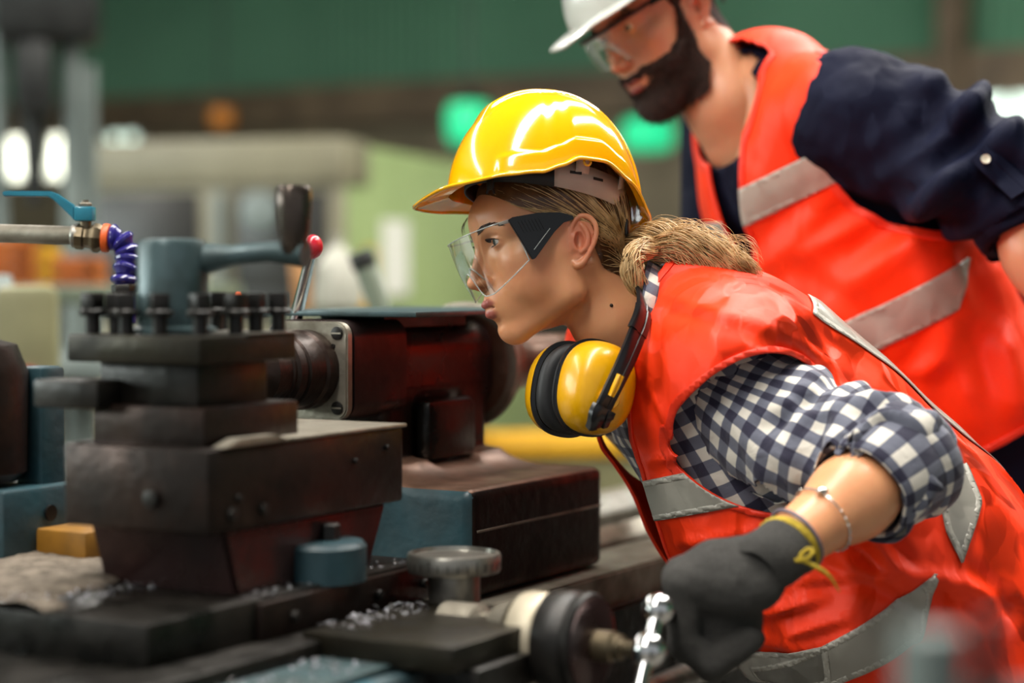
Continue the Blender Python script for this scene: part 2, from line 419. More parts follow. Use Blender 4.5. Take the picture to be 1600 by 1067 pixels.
# green lit lamps and an orange beacon hanging in front of the wall
def hang_lamp(px, py, d, r, h, m, label):
    p = at(px, py, d); t = empty('signal_lamp', p, 0, label, 'lamp', 'hanging signal lamps')
    MB().lathe([(r * .5, -h), (r * .9, -h * .8), (r, -h * .2), (r, h * .6), (r * .8, h)], n=28).build('lens', m, t)
    MB().lathe([(r * .85, h), (r * .9, h * 1.15), (r * .4, h * 1.4), (r * .12, h * 1.5)], n=24).build('cap', 'dark_iron', t)
    MB().cyl((0, 0, h * 1.4), (0, 0, SKY_Z - p.z), .008, n=8).build('hanger_rod', 'dark_iron', t)
hang_lamp(733, 195, 12.0, .14, .13, 'green_lamp', 'round glowing green lamp in front of the yellow hard hat')
hang_lamp(1012, 212, 12.0, .16, .1, 'green_lamp', 'glowing green lamp below the bearded chin')
hang_lamp(347, 185, 14.0, .085, .07, 'orange_lamp', 'dim orange beacon against the green wall')
# ================================================================== implicit-surface modelling toolkit (numpy)
def sgmin(a, b, k):
    if k <= 0: return np.minimum(a, b)
    h = np.maximum(k - np.abs(a - b), 0) / k
    return np.minimum(a, b) - h * h * k * .25
def sgmax(a, b, k): return -sgmin(-a, -b, k)

class Grid:
    def __init__(s, lo, hi, h):
        s.h = h; s.lo = np.array(lo, np.float32)
        s.n = [int(math.ceil((hi[i] - lo[i]) / h)) + 1 for i in range(3)]
        s.ax = [s.lo[i] + h * np.arange(s.n[i], dtype=np.float32) for i in range(3)]
        s.d = np.full(s.n, 1e3, np.float32)
    def sl(s, lo, hi):
        r = []
        for i in range(3):
            a = max(0, int((lo[i] - s.lo[i]) / s.h)); b = min(s.n[i], int((hi[i] - s.lo[i]) / s.h) + 2)
            r.append(slice(a, max(a, b)))
        return tuple(r)
    def op(s, prim, k=0., mode='u'):
        fn, lo, hi = prim; m = k + 4 * s.h
        S = s.sl([v - m for v in lo], [v + m for v in hi])
        if any(q.stop <= q.start for q in S): return s
        x = s.ax[0][S[0]][:, None, None]; y = s.ax[1][S[1]][None, :, None]; z = s.ax[2][S[2]][None, None, :]
        v = fn(x, y, z); c = s.d[S]
        if mode == 'u': s.d[S] = sgmin(c, v, k)
        elif mode == 's': s.d[S] = sgmax(c, -v, k)
        return s
    def add(s, prim, k=0.): return s.op(prim, k, 'u')
    def sub(s, prim, k=0.): return s.op(prim, k, 's')
    def inter(s, fn, k=0.):
        x = s.ax[0][:, None, None]; y = s.ax[1][None, :, None]; z = s.ax[2][None, None, :]
        s.d = sgmax(s.d, fn(x, y, z), k).astype(np.float32); return s
    def mesh(s):
        d = s.d; d[0] = d[-1] = 1; d[:, 0] = d[:, -1] = 1; d[:, :, 0] = d[:, :, -1] = 1
        sg = d < 0; nx, ny, nz = d.shape
        cnt = np.zeros((nx - 1, ny - 1, nz - 1), np.int8); offs = [(i, j, k) for i in (0, 1) for j in (0, 1) for k in (0, 1)]
        for (i, j, k) in offs: cnt += sg[i:nx - 1 + i, j:ny - 1 + j, k:nz - 1 + k]
        act = (cnt > 0) & (cnt < 8); ii = np.argwhere(act)
        idx = np.full(act.shape, -1, np.int64); idx[act] = np.arange(len(ii))
        pos = np.zeros((len(ii), 3)); num = np.zeros(len(ii))
        for a in offs:
            for ax in range(3):
                if a[ax] == 1: continue
                b = list(a); b[ax] = 1
                d0 = d[ii[:, 0] + a[0], ii[:, 1] + a[1], ii[:, 2] + a[2]]; d1 = d[ii[:, 0] + b[0], ii[:, 1] + b[1], ii[:, 2] + b[2]]
                c = (d0 < 0) != (d1 < 0); t = np.where(c, d0 / np.where(c, d0 - d1, 1), 0)
                t = np.clip(t, 0, 1); p = np.tile(np.array(a, float), (len(ii), 1)); p[:, ax] = t
                pos += p * c[:, None]; num += c
        V = (ii + pos / num[:, None]) * s.h + s.lo
        Fs = []
        for ax in range(3):
            u, w = [(1, 2), (2, 0), (0, 1)][ax]
            A = [slice(None)] * 3; B = [slice(None)] * 3
            A[ax] = slice(0, -1); B[ax] = slice(1, None)
            s0 = sg[tuple(A)]; s1 = sg[tuple(B)]; e = np.argwhere(s0 != s1)
            e = e[(e[:, u] >= 1) & (e[:, w] >= 1) & (e[:, u] < d.shape[u] - 1) & (e[:, w] < d.shape[w] - 1)]
            def cell(du, dw):
                q = e.copy(); q[:, u] += du; q[:, w] += dw; return idx[q[:, 0], q[:, 1], q[:, 2]]
            Q = np.stack([cell(-1, -1), cell(0, -1), cell(0, 0), cell(-1, 0)], 1)
            fl = ~s0[e[:, 0], e[:, 1], e[:, 2]]; Q[fl] = Q[fl][:, ::-1]; Fs.append(Q)
        return V, np.concatenate(Fs)

def A3(p): return np.array(p, np.float32)
def ell(c, r, rot=None):
    """ellipsoid; rot = 3x3 with local axes as columns"""
    c = A3(c); r = A3(r); m = float(r.max())
    def fn(x, y, z):
        px, py, pz = x - c[0], y - c[1], z - c[2]
        if rot is not None:
            q = np.array(rot, np.float32); px, py, pz = (px * q[0, 0] + py * q[1, 0] + pz * q[2, 0], px * q[0, 1] + py * q[1, 1] + pz * q[2, 1], px * q[0, 2] + py * q[1, 2] + pz * q[2, 2])
        k0 = np.sqrt((px / r[0]) ** 2 + (py / r[1]) ** 2 + (pz / r[2]) ** 2); k1 = np.sqrt((px / r[0] ** 2) ** 2 + (py / r[1] ** 2) ** 2 + (pz / r[2] ** 2) ** 2) + 1e-9
        return k0 * (k0 - 1) / k1
    ext = r if rot is None else np.array([m] * 3)
    return fn, c - ext, c + ext
def cone(a, b, r0, r1=None):
    a = A3(a); b = A3(b); r1 = r0 if r1 is None else r1; ab = b - a; L2 = float((ab ** 2).sum()) + 1e-12; m = max(r0, r1)
    def fn(x, y, z):
        px, py, pz = x - a[0], y - a[1], z - a[2]
        t = np.clip((px * ab[0] + py * ab[1] + pz * ab[2]) / L2, 0, 1)
        return np.sqrt((px - t * ab[0]) ** 2 + (py - t * ab[1]) ** 2 + (pz - t * ab[2]) ** 2) - (r0 + (r1 - r0) * t)
    return fn, np.minimum(a, b) - m, np.maximum(a, b) + m
def econe(a, b, side, u0, v0, u1=None, v1=None):
    """elliptic limb: half-width u along side, half-depth v across it"""
    a = A3(a); b = A3(b); u1 = u0 if u1 is None else u1; v1 = v0 if v1 is None else v1
    ab = b - a; L2 = float((ab ** 2).sum()); t_ = ab / math.sqrt(L2); sd = A3(side); sd = sd - t_ * float(sd @ t_); sd /= np.linalg.norm(sd); fw = np.cross(t_, sd).astype(np.float32)
    m = max(u0, v0, u1, v1)
    def fn(x, y, z):
        px, py, pz = x - a[0], y - a[1], z - a[2]
        t = (px * ab[0] + py * ab[1] + pz * ab[2]) / L2; tc = np.clip(t, 0, 1)
        U = px * sd[0] + py * sd[1] + pz * sd[2]; Vv = px * fw[0] + py * fw[1] + pz * fw[2]
        ru = u0 + (u1 - u0) * tc; rv = v0 + (v1 - v0) * tc; e = (t - tc) * math.sqrt(L2); mn = np.minimum(ru, rv)
        return (np.sqrt((U / ru) ** 2 + (Vv / rv) ** 2 + (e / mn) ** 2) - 1) * mn
    return fn, np.minimum(a, b) - m, np.maximum(a, b) + m
def rbox(c, h, r=0., rot=None):
    c = A3(c); h = A3(h)
    def fn(x, y, z):
        px, py, pz = x - c[0], y - c[1], z - c[2]
        if rot is not None:
            q = np.array(rot, np.float32); px, py, pz = (px * q[0, 0] + py * q[1, 0] + pz * q[2, 0], px * q[0, 1] + py * q[1, 1] + pz * q[2, 1], px * q[0, 2] + py * q[1, 2] + pz * q[2, 2])
        qx, qy, qz = np.abs(px) - h[0] + r, np.abs(py) - h[1] + r, np.abs(pz) - h[2] + r
        return np.sqrt(np.maximum(qx, 0) ** 2 + np.maximum(qy, 0) ** 2 + np.maximum(qz, 0) ** 2) + np.minimum(np.maximum(np.maximum(qx, qy), qz), 0) - r
    e = h if rot is None else np.array([float(np.linalg.norm(h))] * 3); return fn, c - e, c + e
def chain(g, pts, rs, k=.0):
    for i in range(len(pts) - 1): g.add(cone(pts[i], pts[i + 1], rs[i], rs[i + 1]), k)

def vnoise(P, seed=0):
    """smooth value noise in -1..1 at points P (n,3)"""
    P = np.asarray(P, float); i = np.floor(P).astype(np.int64); f = P - i; f = f * f * (3 - 2 * f)
    def hsh(a, b, c):
        n = (a * 374761393 + b * 668265263 + c * 2147483647 + seed * 1274126177) & 0x7fffffff
        n = ((n ^ (n >> 13)) * 1274126177) & 0x7fffffff; n = n ^ (n >> 16)
        return (n & 0xffff) / 32767.5 - 1
    r = 0
    for dx in (0, 1):
        for dy in (0, 1):
            for dz in (0, 1):
                w = (f[:, 0] if dx else 1 - f[:, 0]) * (f[:, 1] if dy else 1 - f[:, 1]) * (f[:, 2] if dz else 1 - f[:, 2])
                r = r + w * hsh(i[:, 0] + dx, i[:, 1] + dy, i[:, 2] + dz)
    return r
def fbm(P, seed=0, o=3):
    r = 0; a = 1.
    for k in range(o): r = r + a * vnoise(np.asarray(P) * 2 ** k, seed + k); a *= .5
    return r
def ridged(P, seed=0):
    return 1 - np.abs(vnoise(P, seed)) * 2

def vnormals(V, F):
    F = np.asarray(F)
    n = np.zeros_like(V)
    if F.shape[1] == 4: fn = np.cross(V[F[:, 2]] - V[F[:, 0]], V[F[:, 3]] - V[F[:, 1]])
    else: fn = np.cross(V[F[:, 1]] - V[F[:, 0]], V[F[:, 2]] - V[F[:, 0]])
    for k in range(F.shape[1]): np.add.at(n, F[:, k], fn)
    return n / (np.linalg.norm(n, axis=1, keepdims=True) + 1e-12)
def smooth_v(V, F, it=2, lam=.5):
    """laplacian smoothing"""
    F = np.asarray(F); E = np.concatenate([F[:, [i, (i + 1) % F.shape[1]]] for i in range(F.shape[1])]); E = np.concatenate([E, E[:, ::-1]])
    cnt = np.bincount(E[:, 0], minlength=len(V)).astype(float)[:, None] + 1e-9
    for _ in range(it):
        s = np.stack([np.bincount(E[:, 0], weights=V[E[:, 1], k], minlength=len(V)) for k in range(3)], 1)
        V = V + lam * (s / cnt - V)
    return V
def tri(F):
    F = np.asarray(F)
    return F if F.shape[1] == 3 else np.concatenate([F[:, [0, 1, 2]], F[:, [0, 2, 3]]])
def clip(V, F, f, attrs=()):
    """keep the part of a triangle mesh where the per-vertex field f > 0; cut edges are clean"""
    F = tri(F); s = f > 0; c = s[F].sum(1); V = list([V]); keep = [F[c == 3]]; n0 = len(V[0]); base = V[0]; newV = []; newA = [[] for _ in attrs]; cur = n0
    def cut(i, j):
        nonlocal cur
        t = (f[i] / (f[i] - f[j]))[:, None]; newV.append(base[i] + (base[j] - base[i]) * t)
        for q, a in enumerate(attrs): newA[q].append(a[i] + (a[j] - a[i]) * t)
        r = np.arange(cur, cur + len(i)); cur += len(i); return r
    T = F[c == 1]
    if len(T):
        k = s[T].argmax(1); r = np.arange(len(T)); a, b, d = T[r, k], T[r, (k + 1) % 3], T[r, (k + 2) % 3]
        keep.append(np.stack([a, cut(a, b), cut(a, d)], 1))
    T = F[c == 2]
    if len(T):
        k = (~s[T]).argmax(1); r = np.arange(len(T)); a, b, d = T[r, k], T[r, (k + 1) % 3], T[r, (k + 2) % 3]
        ab = cut(b, a); ad = cut(d, a); keep.append(np.stack([ab, b, d], 1)); keep.append(np.stack([ab, d, ad], 1))
    VV = np.concatenate([base] + newV) if newV else base; FF = np.concatenate(keep)
    AA = [np.concatenate([a] + newA[q]) if newA[q] else a for q, a in enumerate(attrs)]
    # merge the doubled cut vertices and drop unused ones
    key = np.round(VV * 1e5).astype(np.int64); used = np.zeros(len(VV), bool); used[FF.ravel()] = True
    _, first, inv = np.unique(key, axis=0, return_index=True, return_inverse=True); inv = inv.ravel()
    FF = first[inv[FF]]; FF = FF[(FF[:, 0] != FF[:, 1]) & (FF[:, 1] != FF[:, 2]) & (FF[:, 0] != FF[:, 2])]
    u = np.unique(FF); mp = np.full(len(VV), -1); mp[u] = np.arange(len(u))
    out = (VV[u], mp[FF])
    return out + tuple(a[u] for a in AA) if attrs else out
def components(V, F):
    """split a triangle mesh into its connected pieces"""
    lab = np.arange(len(V))
    while True:
        m = lab[F].min(1); new = lab.copy()
        for k in range(F.shape[1]): np.minimum.at(new, F[:, k], m)
        new = new[new]
        if (new == lab).all(): break
        lab = new
    out = []
    for c in np.unique(lab[F[:, 0]]):
        f = F[lab[F[:, 0]] == c]; u = np.unique(f); mp = np.full(len(V), -1); mp[u] = np.arange(len(u)); out.append((len(f), u, mp[f]))
    return sorted(out, key=lambda t: -t[0])
def xf(M, V):
    M = np.array(M); return V @ M[:3, :3].T + M[:3, 3]
def set_uv(o, UV):
    me = o.data; lay = me.uv_layers.new(name='cloth'); li = np.zeros(len(me.loops), np.int32); me.loops.foreach_get('vertex_index', li)
    lay.data.foreach_set('uv', UV[li].astype(np.float32).ravel())
def set_attr(o, name, val):
    a = o.data.attributes.new(name, 'FLOAT', 'POINT'); a.data.foreach_set('value', np.asarray(val, np.float32))
def solid(o, t, off=-1.):
    m = o.modifiers.new('thickness', 'SOLIDIFY'); m.thickness = t; m.offset = off; return o
def smoothstep(a, b, x): 
    t = np.clip((x - a) / (b - a), 0, 1); return t * t * (3 - 2 * t)
def vec(p): return np.array(p, float)
def strands(paths, r, n=3, taper=True):
    """many thin tubes -> verts, faces"""
    VV = []; FF = []; c = 0
    for P in paths:
        P = np.asarray(P, float); m = len(P); T = np.gradient(P, axis=0); T /= np.linalg.norm(T, axis=1, keepdims=True) + 1e-9
        ref = np.array([.3, .2, .93]); U = np.cross(T, ref); U /= np.linalg.norm(U, axis=1, keepdims=True) + 1e-9; W = np.cross(T, U)
        rr = r * (np.minimum(1, np.minimum(np.linspace(.3, 6, m), np.linspace(6, .15, m))) if taper else np.ones(m))
        for k in range(n):
            a = 2 * math.pi * k / n; VV.append(P + (U * math.cos(a) + W * math.sin(a)) * rr[:, None])
        i = np.arange(m - 1)
        for k in range(n):
            k2 = (k + 1) % n; FF.append(np.stack([c + k * m + i, c + k2 * m + i, c + k2 * m + i + 1, c + k * m + i + 1], 1))
        c += n * m
    return np.concatenate(VV), np.concatenate(FF)
# ================================================================== THE LATHE  (local x = spindle axis, away from headstock; -y = operator side)
O_ = at(490, 575, 2.5); LRZ = R(60)
LM = Matrix.Translation((O_.x, O_.y, 0)) @ Matrix.Rotation(LRZ, 4, 'Z')
def lathe_root(name, x, y, z, label, cat, group=None):
    """Empty with the lathe's heading; parts are given in lathe coordinates"""
    return empty(name, LM @ Vector((x, y, z)), LRZ, label, cat, group)
class LB(MB):
    """MB in lathe coordinates"""
    def put(s, name, m, parent, **k):
        M = world_of(parent).inverted() @ LM
        for v in s.bm.verts: v.co = M @ v.co
        return s.build(name, m, parent, **k)

mat('cast_teal_worn', '44575a', '2a3a3a', rough=.3, rough2=.5, scale=18, metal=.25, bump=.1, bscale=60)
mat('grip_brown', '564c45', '3e3630', rough=.2, rough2=.35, metal=.8, scale=12)
mat('brown_hub', '8a6a58', '604839', rough=.3, rough2=.45, metal=.6, scale=20)
mat('cast_teal', '244047', '182d32', rough=.35, rough2=.55, scale=14, bump=.12, bscale=60)
mat('cast_teal_dirty', '27505a', '3d362f', rough=.4, rough2=.6, scale=9, bump=.15, bscale=50)
mat('brown_iron', '382a24', '1e1713', rough=.3, rough2=.5, metal=.7, scale=16, bump=.12, bscale=70)
mat('oily_black', '12110e', '201c17', rough=.25, rough2=.45, metal=.4, scale=20, bump=.12, bscale=60)
mat('dark_steel', '2e2a20', '1b1811', rough=.34, rough2=.52, metal=.65, scale=22, bump=.1, bscale=80)
mat('steel', 'a09d94', '75716a', rough=.28, rough2=.45, metal=.9, scale=25, bump=.05, bscale=120)
mat('steel_worn', '9c9587', '6c6558', rough=.4, rough2=.6, metal=.75, scale=18, bump=.12, bscale=90)
mat('brass_dull', '786b55', '564c3c', rough=.35, metal=.85, scale=25)
mat('chrome', 'dcdcdc', 'cfcfcf', rough=.16, metal=1.)
mat('bolt_black', '171614', '262320', rough=.4, metal=.5, scale=40)
mat('red_knob', 'c81f36', 'b5182c', rough=.25, coat=.4)
mat('chip_metal', 'c4c5cc', '6e6c6a', rough=.3, metal=.9, scale=90, mixlo=.4, mixhi=.6)
mat('chip_dust', '7c7062', '544a3e', rough=.75, scale=60, bump=.6, bscale=160, metal=.2)
mat('hose_blue', '2b2478', '221c60', rough=.25, coat=.3)
mat('ring_orange', 'e8601c', 'd05010', rough=.45)
mat('valve_teal', '1f7f95', '1a6f85', rough=.3, coat=.4)
mat('maroon_iron', '46312f', '2b2221', rough=.2, rough2=.38, metal=.6, scale=10, bump=.08, bscale=50)
mat('cream_ring', 'b5aa94', '948a74', rough=.45, metal=.3, scale=30)
mat('wedge_yellow', '8a5e10', '6e4a0c', rough=.6, scale=20)

# ---- bed
bed = lathe_root('lathe_bed', .2, 0, 0, 'long dark iron lathe bed with polished steel slideways', 'lathe')
LB().box(-1.5, 1.9, -.2, .2, .45, .77, .01).put('bed_casting', 'oily_black', bed)
for (x0, x1) in ((-1.45, -1.0), (1.3, 1.8)):
    LB().box(x0, x1, -.22, .22, 0, .46, .02).put('pedestal', 'cast_teal', bed)
def way(y0, y1, z0, z1, m='steel_worn', v=False):
    b = LB()
    if v: b.prism([(y0, z0), (y1, z0), (y1, z1 - .012), ((y0 + y1) / 2, z1 + .01), (y0, z1 - .012)], 0, -1.5, 1.9, .002)
    else: b.prism([(y0, z0), (y1, z0), (y1, z1), (y0, z1)], 0, -1.5, 1.9, .003)
    return b.put('slideway', m, bed)
way(-.245, -.13, .765, .815); way(-.1, -.055, .765, .825, v=True); way(.0, .06, .765, .845, 'steel', v=True); way(.1, .21, .765, .82)
LB().prism([(-.26, .55), (-.2, .55), (-.2, .77), (-.26, .77)], 0, -1.5, 1.9, .004).put('apron_strip', 'oily_black', bed)
LB().cyl((-1.4, -.3, .66), (1.75, -.3, .66), .018, n=20).put('feed_screw', 'steel', bed)
LB().cyl((-1.4, -.3, .58), (1.75, -.3, .58), .014, n=20).put('feed_rod', 'steel', bed)
for x_ in (-1.35, 1.7): LB().box(x_ - .06, x_ + .06, -.33, -.2, .54, .72, .01).put('screw_bracket', 'oily_black', bed)

# ---- tailstock
ts = lathe_root('tailstock', .2, 0, .82, 'dark maroon tailstock with steel face plate and protruding quill', 'tailstock')
AX = 1.098
def rrect(y0, y1, z0, z1, r, n=6):
    P = []
    for (cy, cz, a0) in ((y1 - r, z0 + r, -90), (y1 - r, z1 - r, 0), (y0 + r, z1 - r, 90), (y0 + r, z0 + r, 180)):
        for k in range(n + 1):
            a = R(a0 + 90 * k / n); P.append((cy + r * math.cos(a), cz + r * math.sin(a)))
    return P
LB().prism(rrect(-.057, .068, AX - .064, AX + .062, .024), 0, .004, .13, .004).prism(rrect(-.05, .064, AX - .07, AX + .055, .04), 0, .12, .36, .004).put('barrel_housing', 'maroon_iron', ts)
fp = LB().prism(rrect(-.0565, .0665, AX - .062, AX + .06, .017), 0, -.008, .005, .002).put('face_plate', 'steel_worn', ts)
for (y_, z_) in ((-.042, AX + .046), (-.042, AX - .047), (.052, AX + .046), (.052, AX - .047)):
    s_ = LB().cyl((-.0075, y_, z_), (-.0105, y_, z_), .0085, n=18, bev=.0008).put('screw', 'bolt_black', fp)
    LB().box(-.0112, -.0104, y_ - .007, y_ + .007, z_ - .001, z_ + .001).put('screw_slot', 'steel_worn', s_)
LB().cyl((-.008, -.036, AX + .03), (-.0095, -.036, AX + .03), .003, n=10).put('pin_hole', 'bolt_black', fp)
LB().lathe([(.05, 0), (.05, .02), (.047, .024), (.047, .055), (.044, .057), (.044, .06), (.046, .062), (.046, .075), (.042, .078), (.042, .082), (.04, .084), (.04, .11), (.03, .12), (.012, .17), (.003, .19)], (-.006, .005, AX), (-1, 0, 0), 48).put('quill', 'brown_iron', ts)
# concave column and base: one casting, teal paint on the headstock-facing side
g = Grid((.0, -.26, .8), (.42, .22, 1.12), .005)
g.add(rbox((.215, -.02, .885), (.175, .188, .068), .012)); g.add(rbox((.215, .0, 1.0), (.135, .05, .09), .02), .09)
g.sub(rbox((.215, -.12, 1.012), (.062, .085, .045), .02), .006)
V, F = g.mesh(); o = mesh_obj('base_casting', xf(world_of(ts).inverted() @ LM, V), F, 'brown_iron', ts, sharp=0)
o.data.materials.append(MATS['cast_teal']); N_ = vnormals(V, F)
fx = N_[F].mean(1); fz = V[F].mean(1); o.data.materials.append(MATS['brown_hub']); o.data.polygons.foreach_set('material_index', np.where((fx[:, 0] < -.6) & (fz[:, 2] < 1.0), 1, np.where((fx[:, 2] > .75) & (fz[:, 2] < .99), 2, 0)).astype(np.int32))
LB().box(.052, .382, -.2092, -.2, .899, .902, .0005).put('joint_line', 'steel_worn', ts)
LB().box(.155, .275, -.075, -.05, .972, 1.052, .01).put('recess_back', 'oily_black', ts)
# tray plate and chrome lever with the red ball
tray = LB().box(.02, .36, -.14, .1, AX + .066, AX + .073, .002).box(.1, .3, -.04, .06, AX + .05, AX + .067).put('tray', 'cast_teal_worn', ts)
pA = at(462, 500, 2.55); pB = at(487, 392, 2.5)
inv = LM.inverted(); a = inv @ pA; b_ = inv @ pB; dr = (b_ - a).normalized()
lev = LB().cyl(a - dr * .02, b_, .0085, .0068, n=20).put('clamp_lever', 'chrome', ts)
LB().sphere(b_ + dr * .006, .0135, 24, (1, 1, 1.15)).put('ball_knob', 'red_knob', lev)
# handwheel end
hw = LB().lathe([(.075, 0), (.082, .004), (.082, .03), (.07, .036), (.066, .06), (.058, .066), (.058, .09), (.045, .1), (.04, .15), (.036, .36), (.02, .362)], (.36, .005, AX - .01), (1, 0, 0), 44).put('handwheel_hub', 'brown_hub', ts)
LB().lathe([(.083, 0), (.09, .004), (.09, .016), (.083, .02)], (.362, .005, AX - .01), (1, 0, 0), 44).put('graduated_collar', 'steel_worn', hw)
LB().lathe([(.07, .01), (.082, 0), (.088, .012), (.082, .024), (.07, .014)], (.7, .005, AX + .01), (1, 0, 0), 44).put('wheel_rim', 'dark_steel', hw)
for k in range(3):
    a_ = R(90 + 120 * k); LB().cyl((.712, .005, AX + .005), (.712, .005 + .078 * math.cos(a_), AX + .01 + .078 * math.sin(a_)), .012, .009, n=12).put('wheel_spoke', 'dark_steel', hw)

# ---- carriage: saddle, slides, tool post
cg = lathe_root('lathe_carriage', -.45, -.2, .8, 'dark oily lathe carriage with stacked slides and square tool post', 'lathe')
LB().box(-.8, -.2, -.34, .26, .822, .862, .008).put('saddle', 'oily_black', cg)
ap = LB().box(-.8, -.3, -.44, -.262, .5, .838, .012).put('apron', 'cast_teal_dirty', cg)
for (px, py) in ((57, 1022), (45, 1050)):
    pass
# cross slide with chips, end plate
LB().box(-.66, -.19, -.29, .24, .858, .903, .004).put('cross_slide', 'oily_black', cg)
LB().box(-.5, -.185, -.297, -.288, .862, .899, .002).put('slide_end_plate', 'brown_iron', cg)
for x_ in (-.45, -.3, -.21): LB().cyl((x_, -.297, .88), (x_, -.303, .88), .0055, n=14, bev=.001).put('cap_screw', 'bolt_black', cg)
# swivel base
LB().prism([(-.515, .97), (-.228, .97), (-.262, .9), (-.492, .9)], 1, -.262, -.09, .004).put('swivel_base', 'maroon_iron', cg)
bs = LB().lathe([(.047, .9), (.047, .936), (.043, .941), (.0, .942)], (-.352, -.262, 0), (0, 0, 1), 40).put('clamp_boss', 'cast_teal', cg)
LB().lathe([(.0105, .94), (.0105, .957), (.008, .959), (.0, .9595)], (-.345, -.268, 0), (0, 0, 1), 6).put('clamp_nut', 'bolt_black', bs)
# compound slide with notch
LB().box(-.545, -.205, -.268, -.085, .968, 1.05, .004).put('compound_slide', 'brown_iron', cg)
LB().box(-.207, -.196, -.262, -.1, .982, 1.036, .003).put('slide_gib', 'brown_iron', cg)
LB().box(-.42, -.2, -.27, -.1, 1.0495, 1.0535, .0015).put('slide_top', 'steel_worn', cg)
LB().prism([(-.525, 1.0505), (-.42, 1.0505), (-.44, 1.058), (-.5, 1.058)], 1, -.272, -.255, .001).put('wear_strip', 'steel_worn', cg)
for (x_, z_, r_) in ((-.51, .985, .007), (-.5, 1.0, .004), (-.3, 1.02, .003), (-.24, 1.03, .003), (-.46, .985, .006)): LB().cyl((x_, -.267, z_), (x_, -.2725, z_), r_, n=16, bev=.001).put('set_screw', 'bolt_black', cg)
LB().cyl((-.546, -.2, 1.0), (-.551, -.2, 1.0), .009, n=18, bev=.001).put('oil_cup', 'bolt_black', cg)
# square tool post
LB().box(-.525, -.37, -.247, -.105, 1.045, 1.088, .003).put('tool_post_foot', 'brown_iron', cg)
LB().box(-.508, -.395, -.226, -.1, 1.086, 1.132, .003).put('tool_post_core', 'oily_black', cg)
tp = LB().box(-.532, -.374, -.248, -.078, 1.13, 1.158, .003).put('tool_post_plate', 'dark_steel', cg)
LB().box(-.455, -.372, -.25, -.16, 1.1575, 1.1595, .0008).put('polished_corner', 'steel', tp)
LB().box(-.545, -.49, -.13, -.045, 1.084, 1.112, .003).put('tool_bit', 'oily_black', cg)
BOLTS = [(-.515, -.098), (-.502, -.118), (-.515, -.142), (-.512, -.182), (-.506, -.228), (-.455, -.232), (-.42, -.23), (-.39, -.236), (-.392, -.11), (-.395, -.16)]
for i, (x_, y_) in enumerate(BOLTS):
    b = LB().cyl((x_, y_, 1.157), (x_, y_, 1.178), .0075, n=14); M = Matrix.Translation((x_, y_, 0)) @ Matrix.Rotation(R(17 * i), 4, 'Z')
    b.lathe([(.0125, 1.176), (.0135, 1.178), (.0135, 1.181), (.0115, 1.183)], (x_, y_, 0), (0, 0, 1), 16)
    b.box(-.0088, .0088, -.0088, .0088, 1.18, 1.199, .0015, M=M).put('clamp_bolt', 'bolt_black', cg)
hc = (-.462, -.157)
hb0 = LB().lathe([(.045, 1.158), (.045, 1.163), (.036, 1.166), (.0355, 1.246), (.033, 1.252), (.02, 1.254), (.0, 1.2545)], (hc[0], hc[1], 0), (0, 0, 1), 44).put('handle_hub', 'cast_teal_worn', cg)
kp = (-.42, -.278)
LB().tube([(hc[0] + .015, hc[1] - .025, 1.233), (hc[0] + .02, hc[1] - .06, 1.236), (kp[0] - .004, kp[1] + .03, 1.24), (kp[0] + .004, kp[1] - .012, 1.238)], [.017, .011, .0105, .014], 16).put('handle_lever', 'cast_teal_worn', hb0)
LB().lathe([(.008, 1.232), (.0125, 1.24), (.0165, 1.262), (.018, 1.285), (.018, 1.302), (.0155, 1.306), (.0, 1.3065)], (kp[0], kp[1], 0), (0, 0, 1), 28).put('handle_grip', 'grip_brown', hb0)
# small plates, knurled knob, dial shaft
LB().box(-.46, -.235, -.49, -.315, .842, .868, .003).put('dial_bracket', 'dark_steel', cg)
LB().box(-.43, -.3, -.5, -.33, .81, .843, .004).put('bracket_foot', 'oily_black', cg)
kk = LB().lathe([(.0, .866), (.028, .866), (.028, .898), (.049, .9), (.0505, .903), (.0505, .917), (.049, .92), (.045, .921), (.044, .917), (.0, .917)], (-.232, -.35, 0), (0, 0, 1), 60).put('graduated_knob', 'steel', cg)
for k in range(0, 60, 2):
    a_ = 2 * math.pi * k / 60; LB().box(.0503, .0508, -.0005, .0005, .904, .912 if k % 10 else .916, M=Matrix.Translation((-.232, -.35, 0)) @ Matrix.Rotation(a_, 4, 'Z')).put('graduation', 'bolt_black', kk)
DX, DZ = -.287, .848
LB().lathe([(.03, 0), (.03, .04), (.022, .045), (.022, .06), (.034, .064), (.04, .085)], (DX, -.375, DZ), (0, -1, 0), 36).put('dial_bearing', 'steel_worn', cg)
LB().lathe([(.04, 0), (.047, .004), (.0485, .01), (.0485, .03), (.046, .034), (.0, .034)], (DX, -.465, DZ), (0, -1, 0), 52).put('micrometer_collar', 'cream_ring', cg)
LB().lathe([(.046, 0), (.0515, .002), (.0525, .006), (.0525, .026), (.05, .03), (.05, .034), (.0525, .037), (.0525, .042), (.05, .045), (.0, .045)], (DX, -.5, DZ), (0, -1, 0), 52).put('dial_ring', 'bolt_black', cg)
LB().lathe([(.048, 0), (.0475, .004), (.04, .006), (.02, .007), (.0, .007)], (DX, -.544, DZ), (0, -1, 0), 48).put('dial_face', 'maroon_iron', cg)
LB().lathe([(.016, 0), (.016, .02), (.013, .022), (.013, .03), (.0085, .032), (.0085, .07)], (DX, -.55, DZ), (0, -1, 0), 28).put('crank_hub', 'brass_dull', cg)
inv = LM.inverted(); hc0 = inv @ at(1013, 1016, 1.96); ub = inv @ at(1028, 952, 1.985); lb = hc0 - (ub - hc0) * 1.5
crank = LB().cyl(lb, ub, .0078, n=18).sphere(hc0, .0185, 24).put('crank_bar', 'chrome', cg)
